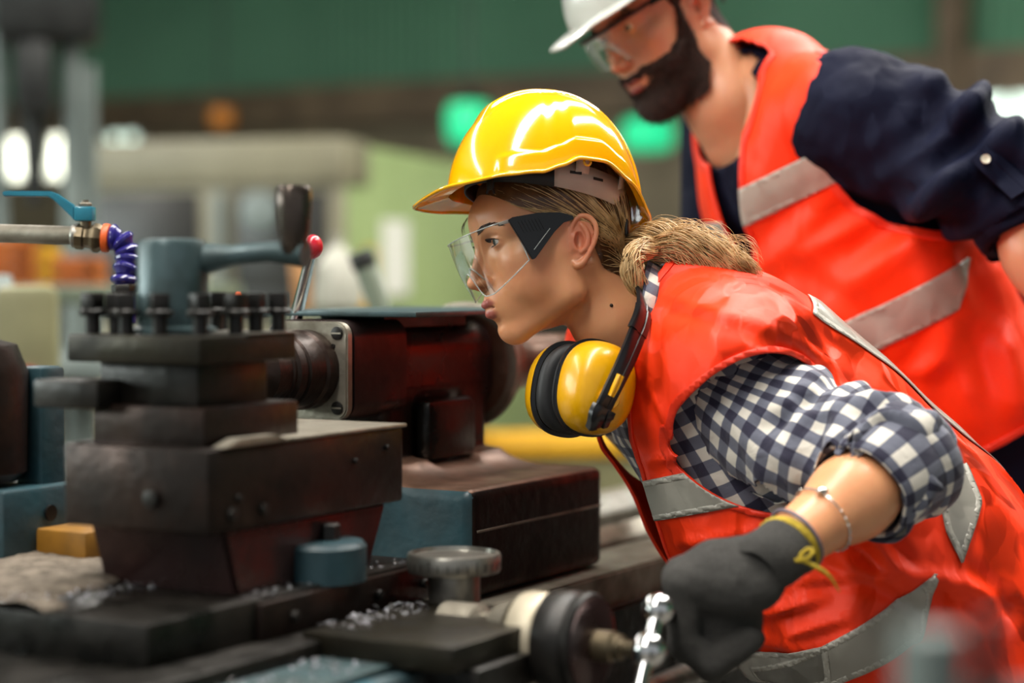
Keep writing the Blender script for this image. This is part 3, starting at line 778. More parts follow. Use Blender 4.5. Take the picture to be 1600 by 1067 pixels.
LB().sphere(ub, .0165, 24).put('crank_ball', 'chrome', crank); LB().sphere(lb, .0175, 24).put('crank_ball', 'chrome', crank)
gr0 = inv @ at(1066, 968, 2.075); gr1 = inv @ at(1150, 985, 2.085); gd_ = (gr1 - gr0).normalized()
LB().cyl(ub, gr0, .006, n=14).cyl(gr0, gr1, .013, .012, n=20, bev=.004).put('crank_grip', 'bolt_black', crank)
# low chip tray on the apron
LB().box(-.64, -.36, -.42, -.2, .838, .8455, .003).put('chip_tray', 'cast_teal_worn', cg)
for (cx, cy, r_) in ((-.478, -.295, .024), (-.484, -.302, .015)): LB().lathe([(r_ * .5, .8455), (r_, .846), (r_ * 1.05, .849), (r_, .852), (r_ * .55, .8525)], (cx, cy, .006 if r_ < .02 else 0), (0, 0, 1), 30).put('washer', 'steel', cg)
# rest with brown casting and teal column on the far side of the slide
sr = lathe_root('steady_rest', -.4, .13, .903, 'dark brown steady rest on a teal column beside the tool post', 'rest')
LB().lathe([(.0, 0), (.06, .0), (.07, .01), (.072, .12), (.06, .15), (.03, .158), (.0, .16)], (-.445, .155, .99), (0, 0, 1), 36).put('rest_casting', 'brown_iron', sr)
LB().box(-.395, -.355, .085, .125, .903, 1.115, .006).put('column', 'cast_teal', sr)
ft = LB().box(-.47, -.35, .07, .235, .903, .985, .006).put('foot', 'cast_teal', sr)
LB().cyl((-.4, .069, .955), (-.4, .0665, .955), .009, n=16).put('bolt_hole', 'bolt_black', ft)
LB().box(-.42, -.33, .0, .08, .903, .94, .004).put('yellow_wedge', 'wedge_yellow', sr)
# chips: uncountable curls and grains of swarf
rg = np.random.default_rng(3); VV_, FF_ = [], []; c_ = 0
def chip(p, r_, L_, turns):
    global c_
    t = np.linspace(0, 1, 10); a0 = rg.random() * 6.283; d = rg.normal(size=3); d[2] = abs(d[2]) * .5; d /= np.linalg.norm(d); u_ = np.cross(d, [0, 0, 1.]); u_ /= np.linalg.norm(u_) + 1e-9; w_ = np.cross(d, u_)
    C = p + np.outer(t * L_, d) + r_ * (np.outer(np.cos(a0 + turns * 6.283 * t), u_) + np.outer(np.sin(a0 + turns * 6.283 * t), w_)); wd = .0005 + .0008 * rg.random()
    C[:, 2] = np.maximum(C[:, 2], p[2]); VV_.append(np.concatenate([C - d * wd, C + d * wd])); i = np.arange(9); FF_.append(np.stack([c_ + i, c_ + i + 1, c_ + 11 + i, c_ + 10 + i], 1)); c_ += 20
for k in range(1300):
    if k < 800: p = np.array([-.65 + .26 * rg.random() ** 1.0, -.16 + .34 * rg.random(), .9035])
    elif k < 1150: p = np.array([-.63 + .26 * rg.random(), -.41 + .2 * rg.random(), .846])
    elif k < 1250: p = np.array([-.43 + .16 * rg.random(), -.36 + .05 * rg.random(), .869])
    elif k < 1350: p = np.array([-.5 + .28 * rg.random(), -.287 + .03 * rg.random(), .9035])
    else: p = np.array([-.2 + .5 * rg.random(), -.235 + .09 * rg.random(), .8155])
    p[2] += .006 * rg.random() ** 2 * (k < 800); q = rg.random(); chip(p, .0006 + .0022 * q * q, .0015 + .006 * rg.random() ** 2, .3 + 1.2 * rg.random())
sw = solid(mesh_obj('metal_chips', xf(LM, np.concatenate(VV_)), np.concatenate(FF_), 'chip_metal', sharp=0), .0004); tag(sw, 'bright metal chips strewn over the lathe slides', 'chips', kind='stuff')
# grey grit bed under the chips
g = Grid((-.67, -.2, .89), (-.36, .25, .925), .004)
for k in range(70): g.add(ell((-.655 + .28 * rg.random(), -.15 + .36 * rg.random(), .902), (.03 + .02 * rg.random(), .03 + .02 * rg.random(), .004 + .006 * rg.random())), .012)
V, F = g.mesh(); V = V + vnormals(V, F) * (.0012 * fbm(V * 140, 2))[:, None]; V, F = clip(V, F, np.minimum.reduce([V[:, 2] - .903, V[:, 0] + .66, .236 - V[:, 1], -.38 - V[:, 0]]))
tag(mesh_obj('swarf_grit', xf(LM, V), F, 'chip_dust', sharp=0), 'grey brown grit heaped on the lathe slide', 'grit', kind='stuff')

# ---- coolant tap: pipe, ball valve, segmented hose
tr_ = empty('coolant_tap', at(150, 372, 2.24), 0, 'steel coolant pipe with teal valve lever and blue segmented hose', 'tap')
K = dict(keep_world=True); Dv = 2.24; s_ = Dv / FPX
def Pv(px, py, d=Dv): return at(px, py, d)
MB().tube([Pv(-260, 560, 2.36), Pv(-260, 400, 2.36), Pv(-240, 365, 2.36), Pv(-200, 358, 2.34), Pv(118, 368)], .0105, 20).build('pipe', 'steel_worn', tr_, **K)
MB().lathe([(.012, 0), (.0135, .002), (.0135, .007), (.012, .009)], Pv(112, 368), (Pv(118, 368.4) - Pv(112, 368)).normalized(), 22).build('pipe_collar', 'steel', tr_, **K)
ax1 = (Pv(165, 372) - Pv(118, 368)).normalized()
vb = MB().lathe([(.0125, 0), (.0145, .001), (.0145, .009), (.012, .011), (.0125, .016), (.0165, .021), (.0165, .026), (.013, .031), (.0135, .033), (.0135, .034)], Pv(118, 369), ax1, 8).lathe([(.0065, 0), (.0065, .014)], Pv(134, 362), (0, 0, 1), 14).build('valve_body', 'brass_dull', tr_, **K)
MB().lathe([(.007, 0), (.0075, .001), (.0075, .005), (.006, .006)], Pv(133, 325), (0, 0, 1), 6).lathe([(.004, 0), (.004, .012)], Pv(133, 329), (0, 0, 1), 12).build('spindle_nut', 'steel_worn', vb, **K)
z1 = Pv(133, 345).z
lv = MB(); c = Pv(133, 335); w_ = .0105
lv.box(c.x - .0105, c.x + .0105, c.y - .0105, c.y + .0105, Pv(0, 338).z - .0055, Pv(0, 323).z, .002)
prof = [(118, 322), (118, 345), (112, 338), (86, 313), (78, 308), (8, 307), (5, 303), (8, 298.5), (80, 299), (90, 303)]
lv.prism([(Pv(x, y).x, Pv(x, y).z) for (x, y) in prof], 1, c.y - .007, c.y + .007, .0012)
lv.build('valve_lever', 'valve_teal', tr_, **K)
MB().lathe([(.0138, 0), (.016, .001), (.0165, .004), (.016, .0075), (.0138, .0085)], Pv(160, 371.5), ax1, 24).build('orange_ring', 'ring_orange', tr_, **K)
hp_ = spline([Pv(170, 370), Pv(184, 371), Pv(196, 382), Pv(202, 400), Pv(199, 418, Dv - .005), Pv(194, 432, Dv - .01), Pv(194, 446, Dv - .01)], 200)
cum = np.concatenate([[0], np.cumsum([np.linalg.norm(hp_[i + 1] - hp_[i]) for i in range(199)])]); n_ = 6
for k in range(n_):
    L0 = cum[-1] * k / n_; i0 = int(np.searchsorted(cum, L0)); i1 = min(199, int(np.searchsorted(cum, L0 + cum[-1] / n_))); p0 = Vector(hp_[i0]); d_ = (Vector(hp_[i1]) - p0); L_ = d_.length
    MB().lathe([(.009, -.001), (.0138, L_ * .12), (.0155, L_ * .38), (.0148, L_ * .62), (.0105, L_ * .92), (.009, L_ * 1.15)], p0, d_.normalized(), 22).build('hose_segment', 'hose_blue', tr_, **K)
MB().lathe([(.0135, 0), (.0148, .002), (.0148, .008), (.0125, .01), (.0125, .026), (.011, .028)], Pv(194, 444, Dv - .01), (.05, 0, -1), 6).build('hose_nut', 'oily_black', tr_, **K)
MB().tube([Pv(203, 466, Dv - .012), Pv(204, 480, Dv - .014), Pv(206, 505, Dv - .016)], [.0065, .0062, .0045], 16).build('nozzle', 'hose_blue', tr_, **K)
MB().box(Pv(-260, 560, 2.36).x - .03, Pv(-260, 560, 2.36).x + .03, Pv(-260, 560, 2.36).y - .03, Pv(-260, 560, 2.36).y + .03, .0, Pv(-260, 555, 2.36).z, .005).build('pipe_stand', 'cast_teal', tr_, **K)
# orange tool bit standing behind the bolts
ot = empty('tool_handle', at(370, 508, 2.25), 0, 'small orange tool handle behind the clamp bolts', 'tool')
MB().lathe([(.004, 0), (.0055, .003), (.006, .02), (.0045, .034), (.002, .038)], at(370, 508, 2.25), (.05, 0, 1), 14).build('grip', 'ring_orange', ot, keep_world=True)
MB().cyl(at(370, 508, 2.25), at(368, 560, 2.25), .003, n=10).build('shank', 'steel', ot, keep_world=True)
# ---- foreground machine lever, very close to the camera
fg = empty('machine_console', (.36, .98, 0), R(10), 'out of focus grey lever on a dark console', 'console')
MB().box(-.12, .2, -.1, .12, 0, 1.0, .02).build('console_body', 'dark_iron', fg)
pA = at(1545, 1090, 1.0); pB = at(1545, 965, 1.0)
MB().cyl((pA.x, pA.y, .98), pB, .009, .006, n=16).build('lever_rod', 'dark_iron', fg, keep_world=True)
pA = at(1452, 1090, 1.0); pB = at(1450, 1000, 1.0)
MB().lathe([(.014, 0), (.017, .02), (.017, .05), (.013, pB.z - .99), (.004, pB.z - .985)], (pA.x, pA.y, .99), (0, 0, 1), 24).build('grey_knob', 'grey_paint', fg, keep_world=True)
# pale machine part behind the tap
loc, rz = frame_at(48, 3.6, 12)
t = empty('grinding_machine', loc, rz, 'pale yellow green grinder standing behind the steady rest', 'machine')
zt = zat(446, 3.6)
MB().box(-.06, .05, -.1, .1, .5, zt, .02).build('column', 'pale_machine', t); MB().box(-.16, .12, -.16, .16, 0, .52, .03).build('pedestal', 'pale_machine', t)
MB().cyl((-.13, 0, zt - .03), (-.03, 0, zt - .03), .05, n=28, bev=.008).build('grinding_wheel', 'grey_paint', t)
MB().cyl((.0, -.1, zt - .16), (.0, -.125, zt - .16), .02, n=18, bev=.004).build('push_button', 'red_paint', t)
# ================================================================== heads
def head_mesh(P, M, neck_w, h=.13):
    """head in head coordinates (cm, x forward, y left, z up, origin between the ears); neck_w = list of (world point, radius m)"""
    g = Grid((-13, -11, -26), (13, 11, 14), h)
    j = P.get('jaw', 1.); 
    g.add(ell((-.8, 0, 4.4), (9.3, 7.35, 8.4)))
    g.add(ell((3.7, 0, .2), (4.9, 6.0, 6.2)), 2.)
    for s in (-1, 1):
        g.add(cone((.9, s * 4.75 * j, -4.9), (7.1, s * 1.3 * j, -7.7 * P.get('chinz', 1.)), 1.45 * j, 1.5 * j), 2.2)
        g.add(cone((.2, s * 5.3 * j, -.5), (.9, s * 4.75 * j, -4.9), 1.5, 1.45 * j), 1.8)
        g.add(ell((5.0, s * 3.3, -2.5), (2.9, 2.7, 3.1)), 2.)
        g.add(ell((5.2, s * 4.3, .4), (2.2, 1.5, 1.3)), 2.)
    g.add(ell((3.0, 0, -5.2), (5.2, 4.0 * j, 3.3)), 1.5)
    g.add(ell((7.1, 0, -4.1), (3.25, 2.9, 3.15)), 1.6)
    g.add(ell((7.75, 0, -7.6 * P.get('chinz', 1.)), (1.6, 1.7 * j, 1.45)), 1.1)
    # forehead and brow
    g.add(ell((4.9, 0, 5.9), (4.5, 5.3, 3.6)), 2.)
    bw = P.get('brow', .8)
    for s in (-1, 1):
        g.add(cone((8.3, s * 1.0, 4.1), (6.6, s * 4.6, 4.3), bw, bw * .9), 1.4)
        # sockets, lids
        g.sub(ell((9.6, s * 3.1, 3.05), (1.9, 1.75, 1.1)), 1.2)
        g.add(ell((6.95, s * 3.15, 3.10), (1.32, 1.36, 1.27)), .35)
        g.sub(ell((8.35, s * 3.2, 3.02), (.85, 1.25, .4)), .12)
        g.sub(cone((8.55, s * 2.2, 3.77), (7.85, s * 4.3, 3.75), .1), .22)
    # nose
    nl = P.get('nose', 1.035)
    tip = (10.45 * nl, 0, -.8)
    g.add(cone((8.5, 0, 3.8), tip, .62, .7), 1.1)
    g.add(cone((7.9, 0, 1.2), (9.3, 0, -1.0), .9, 1.05), .9)
    g.add(ell((10.5 * nl, 0, -.9), (.85, .8, .75)), .5)
    for s in (-1, 1):
        g.add(ell((9.55 * nl, s * 1.08, -1.2), (.9, .52, .62)), .4)
        g.sub(ell((9.95 * nl, s * .52, -1.87), (.55, .26, .3)), .18)
    g.add(cone((10.1 * nl, 0, -1.6), (9.3, 0, -2.2), .36, .42), .35)
    # lips
    lipf = []
    for s in (-1, 1):
        up = [(10.3, 0, -3.78), (9.95, s * 1.0, -3.72), (7.75, s * 2.6, -4.45)]; lo = [(9.95, 0, -5.02), (9.55, s * 1.0, -4.96), (7.7, s * 2.5, -4.58)]
        pr = [cone(up[0], up[1], .38, .4), cone(up[1], up[2], .4, .22), cone(lo[0], lo[1], .55, .53), cone(lo[1], lo[2], .53, .22)]
        for p in pr: g.add(p, .35); lipf.append(p[0])
    for s in (-1, 1):
        g.sub(cone((10.7, 0, -4.4), (10.1, s * 1.2, -4.34), .11, .1), .2); g.sub(cone((10.1, s * 1.2, -4.34), (7.8, s * 2.75, -4.52), .1, .07), .2)
    g.sub(ell((10.2, 0, -6.3), (1.0, 1.7, .4)), .8)
    g.sub(cone((10.1, 0, -2.5), (10.25, 0, -3.25), .22), .4)
    # ears
    for s in (-1, 1):
        es = P.get('ear', 1.07)
        ca, sa = math.cos(R(-14)), math.sin(R(-14))
        def E(u, v, w=0.):      # ear plane: u backward, v up, w outward
            u2, v2 = u * ca - v * sa, u * sa + v * ca
            return (-.2 - u2 * .93, s * (6.75 + w + u2 * .33), .55 + v2)
        g.add(cone(E(.6, .5, -.1), E(.6, -.6, -.1), .9, .7), .6)
        rim = [(.0, .1, .25), (-.15, 1.0, .3), (.15, 2.1, .35), (.9, 2.85, .4), (1.8, 2.75, .45), (2.5, 2.0, .5), (2.65, .9, .5), (2.3, -.4, .45), (1.7, -1.5, .35), (1.1, -2.3, .25), (.5, -2.6, .15), (.1, -2.2, .05)]
        rr = [.22, .24, .27, .3, .3, .29, .27, .26, .3, .42, .45, .3]
        pts = [E(u * es, v * es, w) for (u, v, w) in rim]
        # thin web filling the ear
        web = [(1.1, 2.0, .2), (1.6, 1.0, .2), (1.3, -.4, .12), (.8, -1.7, .1)]; wp = [E(u * es, v * es, w) for (u, v, w) in web]
        rt = np.stack([np.array(E(1, 0, 0)) - np.array(E(0, 0, 0)), np.array(E(0, 1, 0)) - np.array(E(0, 0, 0)), np.cross(np.array(E(1, 0, 0)) - np.array(E(0, 0, 0)), np.array(E(0, 1, 0)) - np.array(E(0, 0, 0)))], 1)
        rt /= np.linalg.norm(rt, axis=0)
        g.add(ell(E(1.15, .6, .08), (1.5 * es, 2.3 * es, .28), rt), .25)
        g.add(ell(E(.8, -1.9, .08), (.65, .8, .26), rt), .25)
        pts = spline(pts, 40); rr = np.interp(np.linspace(0, 1, 40), np.linspace(0, 1, 12), rr)
        for i in range(len(pts) - 1): g.add(cone(pts[i], pts[i + 1], rr[i], rr[i + 1]), .12)
        anti = [E(u * es, v * es, w) for (u, v, w) in [(1.0, 2.0, .3), (1.55, 1.2, .42), (1.75, .3, .45), (1.5, -.6, .4), (.95, -1.15, .36)]]
        anti = spline(anti, 14)
        for i in range(13): g.add(cone(anti[i], anti[i + 1], .24), .2)
        g.sub(ell(E(.75, .15, .42), (.55, 1.0, .55), rt), .25)
        g.add(cone(E(-.05, -.1, .3), E(.1, -.7, .3), .3, .28), .25)
    # neck
    Mi = np.linalg.inv(np.array(M)); nk = [((Mi[:3, :3] @ vec(p) + Mi[:3, 3]) * 100, r * 100) for (p, r) in neck_w]
    nw = P.get('neck', 4.9)
    g.add(cone((-2.6, 0, -1.5), nk[0][0], nw, nk[0][1]), 1.6)
    for i in range(len(nk) - 1): g.add(cone(nk[i][0], nk[i + 1][0], nk[i][1], nk[i + 1][1]), 1.2)
    for s in (-1, 1):
        e_ = nk[-1][0] + np.array([3.0, s * 1.2, 0])
        g.add(cone((-2.0, s * 5.3, -2.6), e_, 1.1, 1.0), 1.6)
    if P.get('extra'): P['extra'](g)
    V, F = g.mesh()
    lip = np.full(len(V), 9.)
    for f in lipf: lip = np.minimum(lip, f(V[:, 0], V[:, 1], V[:, 2]))
    lip = smoothstep(.24, .08, lip) * (V[:, 0] > 7.0)
    ear = np.exp(-(((V[:, 0] + 1.2) / 2.4) ** 2 + ((V[:, 2] - .6) / 3.4) ** 2)) * smoothstep(6.4, 7.2, np.abs(V[:, 1]))
    che = np.exp(-(((V[:, 0] - 6.5) / 2.5) ** 2 + ((V[:, 2] + 1.0) / 2.2) ** 2 + ((np.abs(V[:, 1]) - 4.2) / 2.) ** 2))
    nose = np.exp(-(((V[:, 0] - 10.5) / 1.3) ** 2 + ((V[:, 2] + .9) / 1.3) ** 2 + (V[:, 1] / 1.5) ** 2))
    return V, F, lip, np.clip(ear * .9 + che * .45 + nose * .25, 0, 1)

def skin_mat(name, c, tint, lipc):
    m = bpy.data.materials.new(name); m.use_nodes = True; nt = m.node_tree; N = nt.nodes; L = nt.links; b = N['Principled BSDF']
    tc = N.new('ShaderNodeTexCoord'); nz = N.new('ShaderNodeTexNoise'); nz.inputs['Scale'].default_value = 45; L.new(tc.outputs['Object'], nz.inputs[0])
    a1 = N.new('ShaderNodeAttribute'); a1.attribute_name = 'tint'; a2 = N.new('ShaderNodeAttribute'); a2.attribute_name = 'lip'
    def mx(fac, A, B):
        q = N.new('ShaderNodeMix'); q.data_type = 'RGBA'
        for s_, v in ((6, A), (7, B)):
            if isinstance(v, tuple): q.inputs[s_].default_value = v
            else: L.new(v, q.inputs[s_])
        L.new(fac, q.inputs[0]); return q.outputs[2]
    mm = N.new('ShaderNodeMath'); mm.operation = 'MULTIPLY'; mm.inputs[1].default_value = .35; L.new(nz.outputs[0], mm.inputs[0])
    o1 = mx(mm.outputs[0], lin(c), lin(tint)); t2 = N.new('ShaderNodeMath'); t2.operation = 'MULTIPLY'; t2.inputs[1].default_value = .75; L.new(a1.outputs['Fac'], t2.inputs[0])
    o2 = mx(t2.outputs[0], o1, lin(tint)); o3 = mx(a2.outputs['Fac'], o2, lin(lipc)); L.new(o3, b.inputs['Base Color'])
    b.inputs['Roughness'].default_value = .37; b.inputs['Specular IOR Level'].default_value = .45
    b.inputs['Subsurface Weight'].default_value = .18; b.inputs['Subsurface Radius'].default_value = (1, .3, .15); b.inputs['Subsurface Scale'].default_value = .004
    n2 = N.new('ShaderNodeTexNoise'); n2.inputs['Scale'].default_value = 900; L.new(tc.outputs['Object'], n2.inputs[0])
    bp = N.new('ShaderNodeBump'); bp.inputs['Strength'].default_value = .06; bp.inputs['Distance'].default_value = .002; L.new(n2.outputs[0], bp.inputs['Height']); L.new(bp.outputs[0], b.inputs['Normal'])
    MATS[name] = m; return m

def head_matrix(tragus_w, yaw, pitch, roll=0., half=.068, scale=1.):
    """frame of a head looking image-left; tragus_w = world point of the left (camera-side) ear hole"""
    F = Vector((-math.cos(R(yaw)), -math.sin(R(yaw)), 0)); L_ = Vector((0, 0, 1)).cross(F); 
    Rm = Matrix((F, L_, Vector((0, 0, 1)))).transposed()
    Rm = Rm @ Matrix.Rotation(R(pitch), 3, 'Y') @ Matrix.Rotation(R(roll), 3, 'X')
    c = Vector(tragus_w) - (Rm @ Vector((0, 1, 0))) * half
    return Matrix.Translation(c) @ Rm.to_4x4() @ Matrix.Scale(scale, 4)

def eyes(M, parent, iris='4a5648'):
    mi = mat('iris_' + iris, iris, '2c322c', rough=.1, scale=900)
    for s in (-1, 1):
        c = Vector((.0695, s * .0315, .0308))
        b = MB().sphere(c, .0121, 28); 
        for v in b.bm.verts: v.co = M @ v.co
        e = b.build('eyeball', 'eye_white', parent, keep_world=True)
        for (nm, ang, rr, mm) in (('iris', 26, .01235, mi), ('pupil', 12, .01245, MATS['pupil'])):
            vs_ = [c + Vector((rr, 0, 0))]; fs_ = []; nseg = 20; rings = 4
            for q in range(1, rings + 1):
                a = R(ang) * q / rings
                for k in range(nseg):
                    f = 2 * math.pi * k / nseg; vs_.append(c + rr * Vector((math.cos(a), math.sin(a) * math.cos(f), math.sin(a) * math.sin(f))))
            for k in range(nseg): fs_.append((0, 1 + k, 1 + (k + 1) % nseg))
            for q in range(rings - 1):
                for k in range(nseg):
                    k2 = (k + 1) % nseg; o_ = 1 + q * nseg; fs_.append((o_ + k, o_ + nseg + k, o_ + nseg + k2, o_ + k2))
            mesh_obj(nm, [M @ v for v in vs_], fs_, mm, e, keep_world=True)

mat('eye_white', 'd8d2cc', 'ccc4be', rough=.12)
mat('pupil', '060606', rough=.08)
# ================================================================== WOMAN leaning over the lathe
skin_mat('skin_f', 'dc9f70', 'c46450', 'a2564c')
mat('hair_blonde', 'eecb96', 'a37c49', rough=.38, scale=60, stretch=(1, 1, 1), mixlo=.3, mixhi=.7)
mat('hair_root', '6a4526', '3e2613', rough=.38, scale=60, mixlo=.3, mixhi=.7)
mat('brow_hair', '2e1c10', rough=.6)
mat('helmet_yellow', 'f2ae00', 'efa900', rough=.14, coat=.5, scale=3)
mat('strap_white', 'c9b9ac', 'bba99c', rough=.6)
mat('black_plastic', '0a0b0e', '0f1013', rough=.28)
mat('black_foam', '131314', '1a1a1b', rough=.55)
mat('muff_yellow', 'e0a400', 'd39700', rough=.3, coat=.2)
mat('glove_grey', '4b4945', '353330', rough=.95, scale=500, bump=.8, bscale=700)
mat('glove_yellow', 'b89c1c', '98800f', rough=.8, scale=300, bump=.5)
mat('silver', 'd0cec8', rough=.2, metal=1.)
mat('cord_grey', '6d6470', '595260', rough=.7)
mat('navy_trouser', '14151d', '0d0e14', rough=.8, scale=200)
mat('boot', '2a211b', '1c1612', rough=.5)

def cloth_mat(name, c, c2, rough=.55, crease=1., scl=1., coat=0., seed=0., spec=.25):
    """thin crumpled cloth: many small flat facets meeting in creases"""
    m = bpy.data.materials.new(name); m.use_nodes = True; nt = m.node_tree; N = nt.nodes; L = nt.links; b = N['Principled BSDF']
    tc = N.new('ShaderNodeTexCoord'); mp = N.new('ShaderNodeMapping'); mp.inputs['Location'].default_value = (seed, seed * 2, 0); mp.inputs['Rotation'].default_value = (.3, .7, .2); mp.inputs['Scale'].default_value = (1, 1, .6); L.new(tc.outputs['Object'], mp.inputs[0])
    ds = N.new('ShaderNodeTexNoise'); ds.inputs['Scale'].default_value = 9 * scl; L.new(mp.outputs[0], ds.inputs[0])
    ad = N.new('ShaderNodeMix'); ad.data_type = 'RGBA'; ad.inputs[0].default_value = .12; L.new(mp.outputs[0], ad.inputs[6]); L.new(ds.outputs['Color'], ad.inputs[7])
    geo = N.new('ShaderNodeNewGeometry'); cur = geo.outputs['Normal']
    for sc, k, sm in ((11, .75, .22), (25, .6, .16), (55, .25, .2)):
        vo = N.new('ShaderNodeTexVoronoi'); vo.feature = 'SMOOTH_F1'; vo.inputs['Scale'].default_value = sc * scl; vo.inputs['Smoothness'].default_value = sm; L.new(ad.outputs[2], vo.inputs['Vector'])
        su = N.new('ShaderNodeVectorMath'); su.operation = 'SUBTRACT'; su.inputs[1].default_value = (.5, .5, .5); L.new(vo.outputs['Color'], su.inputs[0])
        ma = N.new('ShaderNodeVectorMath'); ma.operation = 'MULTIPLY_ADD'; ma.inputs[1].default_value = (k * crease,) * 3; L.new(su.outputs[0], ma.inputs[0]); L.new(cur, ma.inputs[2]); cur = ma.outputs[0]
    no = N.new('ShaderNodeVectorMath'); no.operation = 'NORMALIZE'; L.new(cur, no.inputs[0]); L.new(no.outputs[0], b.inputs['Normal'])
    n3 = N.new('ShaderNodeTexNoise'); n3.inputs['Scale'].default_value = 6; L.new(tc.outputs['Object'], n3.inputs[0])
    mx = N.new('ShaderNodeMix'); mx.data_type = 'RGBA'; mx.inputs[6].default_value = lin(c); mx.inputs[7].default_value = lin(c2); L.new(n3.outputs[0], mx.inputs[0]); L.new(mx.outputs[2], b.inputs['Base Color'])
    b.inputs['Roughness'].default_value = rough; b.inputs['Coat Weight'].default_value = coat; b.inputs['Specular IOR Level'].default_value = spec
    MATS[name] = m; return m
def seg_fold(V, N_, near_mask, folds):
    """raise or sink soft creases along short lines given on the photo; returns the displacement along the normals"""
    q = V - np.array([0, 0, CAM_Z]); dpt = q[:, 1] * math.cos(PITCH) - q[:, 2] * math.sin(PITCH); up = q[:, 1] * math.sin(PITCH) + q[:, 2] * math.cos(PITCH)
    P_ = np.stack([800 + FPX * q[:, 0] / dpt, 533.5 - FPX * up / dpt], 1); out = np.zeros(len(V))
    for (x0, y0, x1, y1, amp, w) in folds:
        a = np.array([x0, y0], float); ab = np.array([x1 - x0, y1 - y0], float); L2 = (ab ** 2).sum(); t = np.clip(((P_ - a) @ ab) / L2, 0, 1); r_ = P_ - a - t[:, None] * ab
        sd = (r_ @ np.array([-ab[1], ab[0]])) / math.sqrt(L2); dd = np.linalg.norm(r_, axis=1); fall = np.sin(np.pi * np.clip(t * .9 + .05, 0, 1)) ** .6
        out += amp * fall * (np.exp(-(dd / w) ** 2) - .6 * np.exp(-((dd - 1.6 * w) / w) ** 2) * (sd > 0)) * near_mask
    return out
cloth_mat('vest_orange', 'fb3d10', 'f8350b', .5, 1.)
cloth_mat('reflective_tape', 'a39f94', '938f85', .32, .3, 1.3, .2, spec=.5)
mat('tape_border', 'aeaa9f', '9c988d', rough=.45, scale=200)
mat('binding_orange', 'f0360f', 'ea300c', rough=.55, scale=30)

def gingham(name, period, dark, light, mid_gain=.5):
    m = bpy.data.materials.new(name); m.use_nodes = True; nt = m.node_tree; N = nt.nodes; L = nt.links; b = N['Principled BSDF']
    uv = N.new('ShaderNodeUVMap'); uv.uv_map = 'cloth'; sp = N.new('ShaderNodeSeparateXYZ')
    L.new(uv.outputs[0], sp.inputs[0])
    def M(op, a, b_=None, c_=None):
        q = N.new('ShaderNodeMath'); q.operation = op
        for i, v in enumerate((a, b_, c_)):
            if v is None: continue
            if isinstance(v, (int, float)): q.inputs[i].default_value = v
            else: L.new(v, q.inputs[i])
        return q.outputs[0]
    tc = N.new('ShaderNodeTexCoord'); nz = N.new('ShaderNodeTexNoise'); nz.inputs['Scale'].default_value = 25; L.new(tc.outputs['Object'], nz.inputs[0])
    st = []
    for k in (0, 1):
        w = M('MULTIPLY_ADD', nz.outputs[0], .0012 / 1, sp.outputs[k])
        f = M('FRACT', M('DIVIDE', w, period)); tri_ = M('ABSOLUTE', M('SUBTRACT', f, .5))          # 0..0.5
        q = N.new('ShaderNodeMapRange'); q.interpolation_type = 'SMOOTHSTEP'; q.inputs[1].default_value = .235; q.inputs[2].default_value = .265; L.new(tri_, q.inputs[0]); st.append(q.outputs[0])
    v = M('MULTIPLY', M('ADD', st[0], st[1]), .5)
    cr = N.new('ShaderNodeValToRGB'); cr.color_ramp.elements[0].color = lin(light); cr.color_ramp.elements[1].color = lin(dark)
    e = cr.color_ramp.elements.new(.5); a_, b2 = lin('5e606e'), None; e.color = a_
    L.new(v, cr.inputs[0]); L.new(cr.outputs[0], b.inputs['Base Color']); b.inputs['Roughness'].default_value = .85; b.inputs['Sheen Weight'].default_value = .2
    wv = N.new('ShaderNodeTexNoise'); wv.inputs['Scale'].default_value = 600; L.new(tc.outputs['Object'], wv.inputs[0])
    n2 = N.new('ShaderNodeTexNoise'); n2.inputs['Scale'].default_value = 28; n2.inputs['Distortion'].default_value = 1.; L.new(tc.outputs['Object'], n2.inputs[0])
    hh = M('MULTIPLY_ADD', wv.outputs[0], .12, n2.outputs[0])
    bp = N.new('ShaderNodeBump'); bp.inputs['Strength'].default_value = .35; bp.inputs['Distance'].default_value = .008; L.new(hh, bp.inputs['Height']); L.new(bp.outputs[0], b.inputs['Normal'])
    MATS[name] = m; return m
gingham('gingham', .0305, '1e1c34', 'd6cfc2')

# ---------------------------------------------------------------- frames
MW = head_matrix(at(893, 386, 2.37), 17, 13.5, 8)
PSI = R(20); LEAN = R(41.5)
wf = vec((-math.cos(PSI), -math.sin(PSI), 0)); wL = vec((math.sin(PSI), -math.cos(PSI), 0)); wZ = vec((0, 0, 1))
wU = math.sin(LEAN) * wf + math.cos(LEAN) * wZ; wF = math.cos(LEAN) * wf - math.sin(LEAN) * wZ
def A(px, py, d): return vec(at(px, py, d))
DW = 2.46
TOR = [A(1042, 500, DW), A(1105, 590, DW), A(1232, 738, DW), A(1368, 890, DW + .01), A(1490, 1050, DW + .03)]
TU = [.10, .165, .178, .19, .205]; TV = [.075, .128, .158, .17, .18]
SH = A(1143, 612, 2.31); SHR = SH - wL * .34          # shoulders
EL = A(1398, 728, 2.2); WR_ = A(1222, 858, 2.075)      # near elbow, wrist
fd = (WR_ - EL) / np.linalg.norm(WR_ - EL)

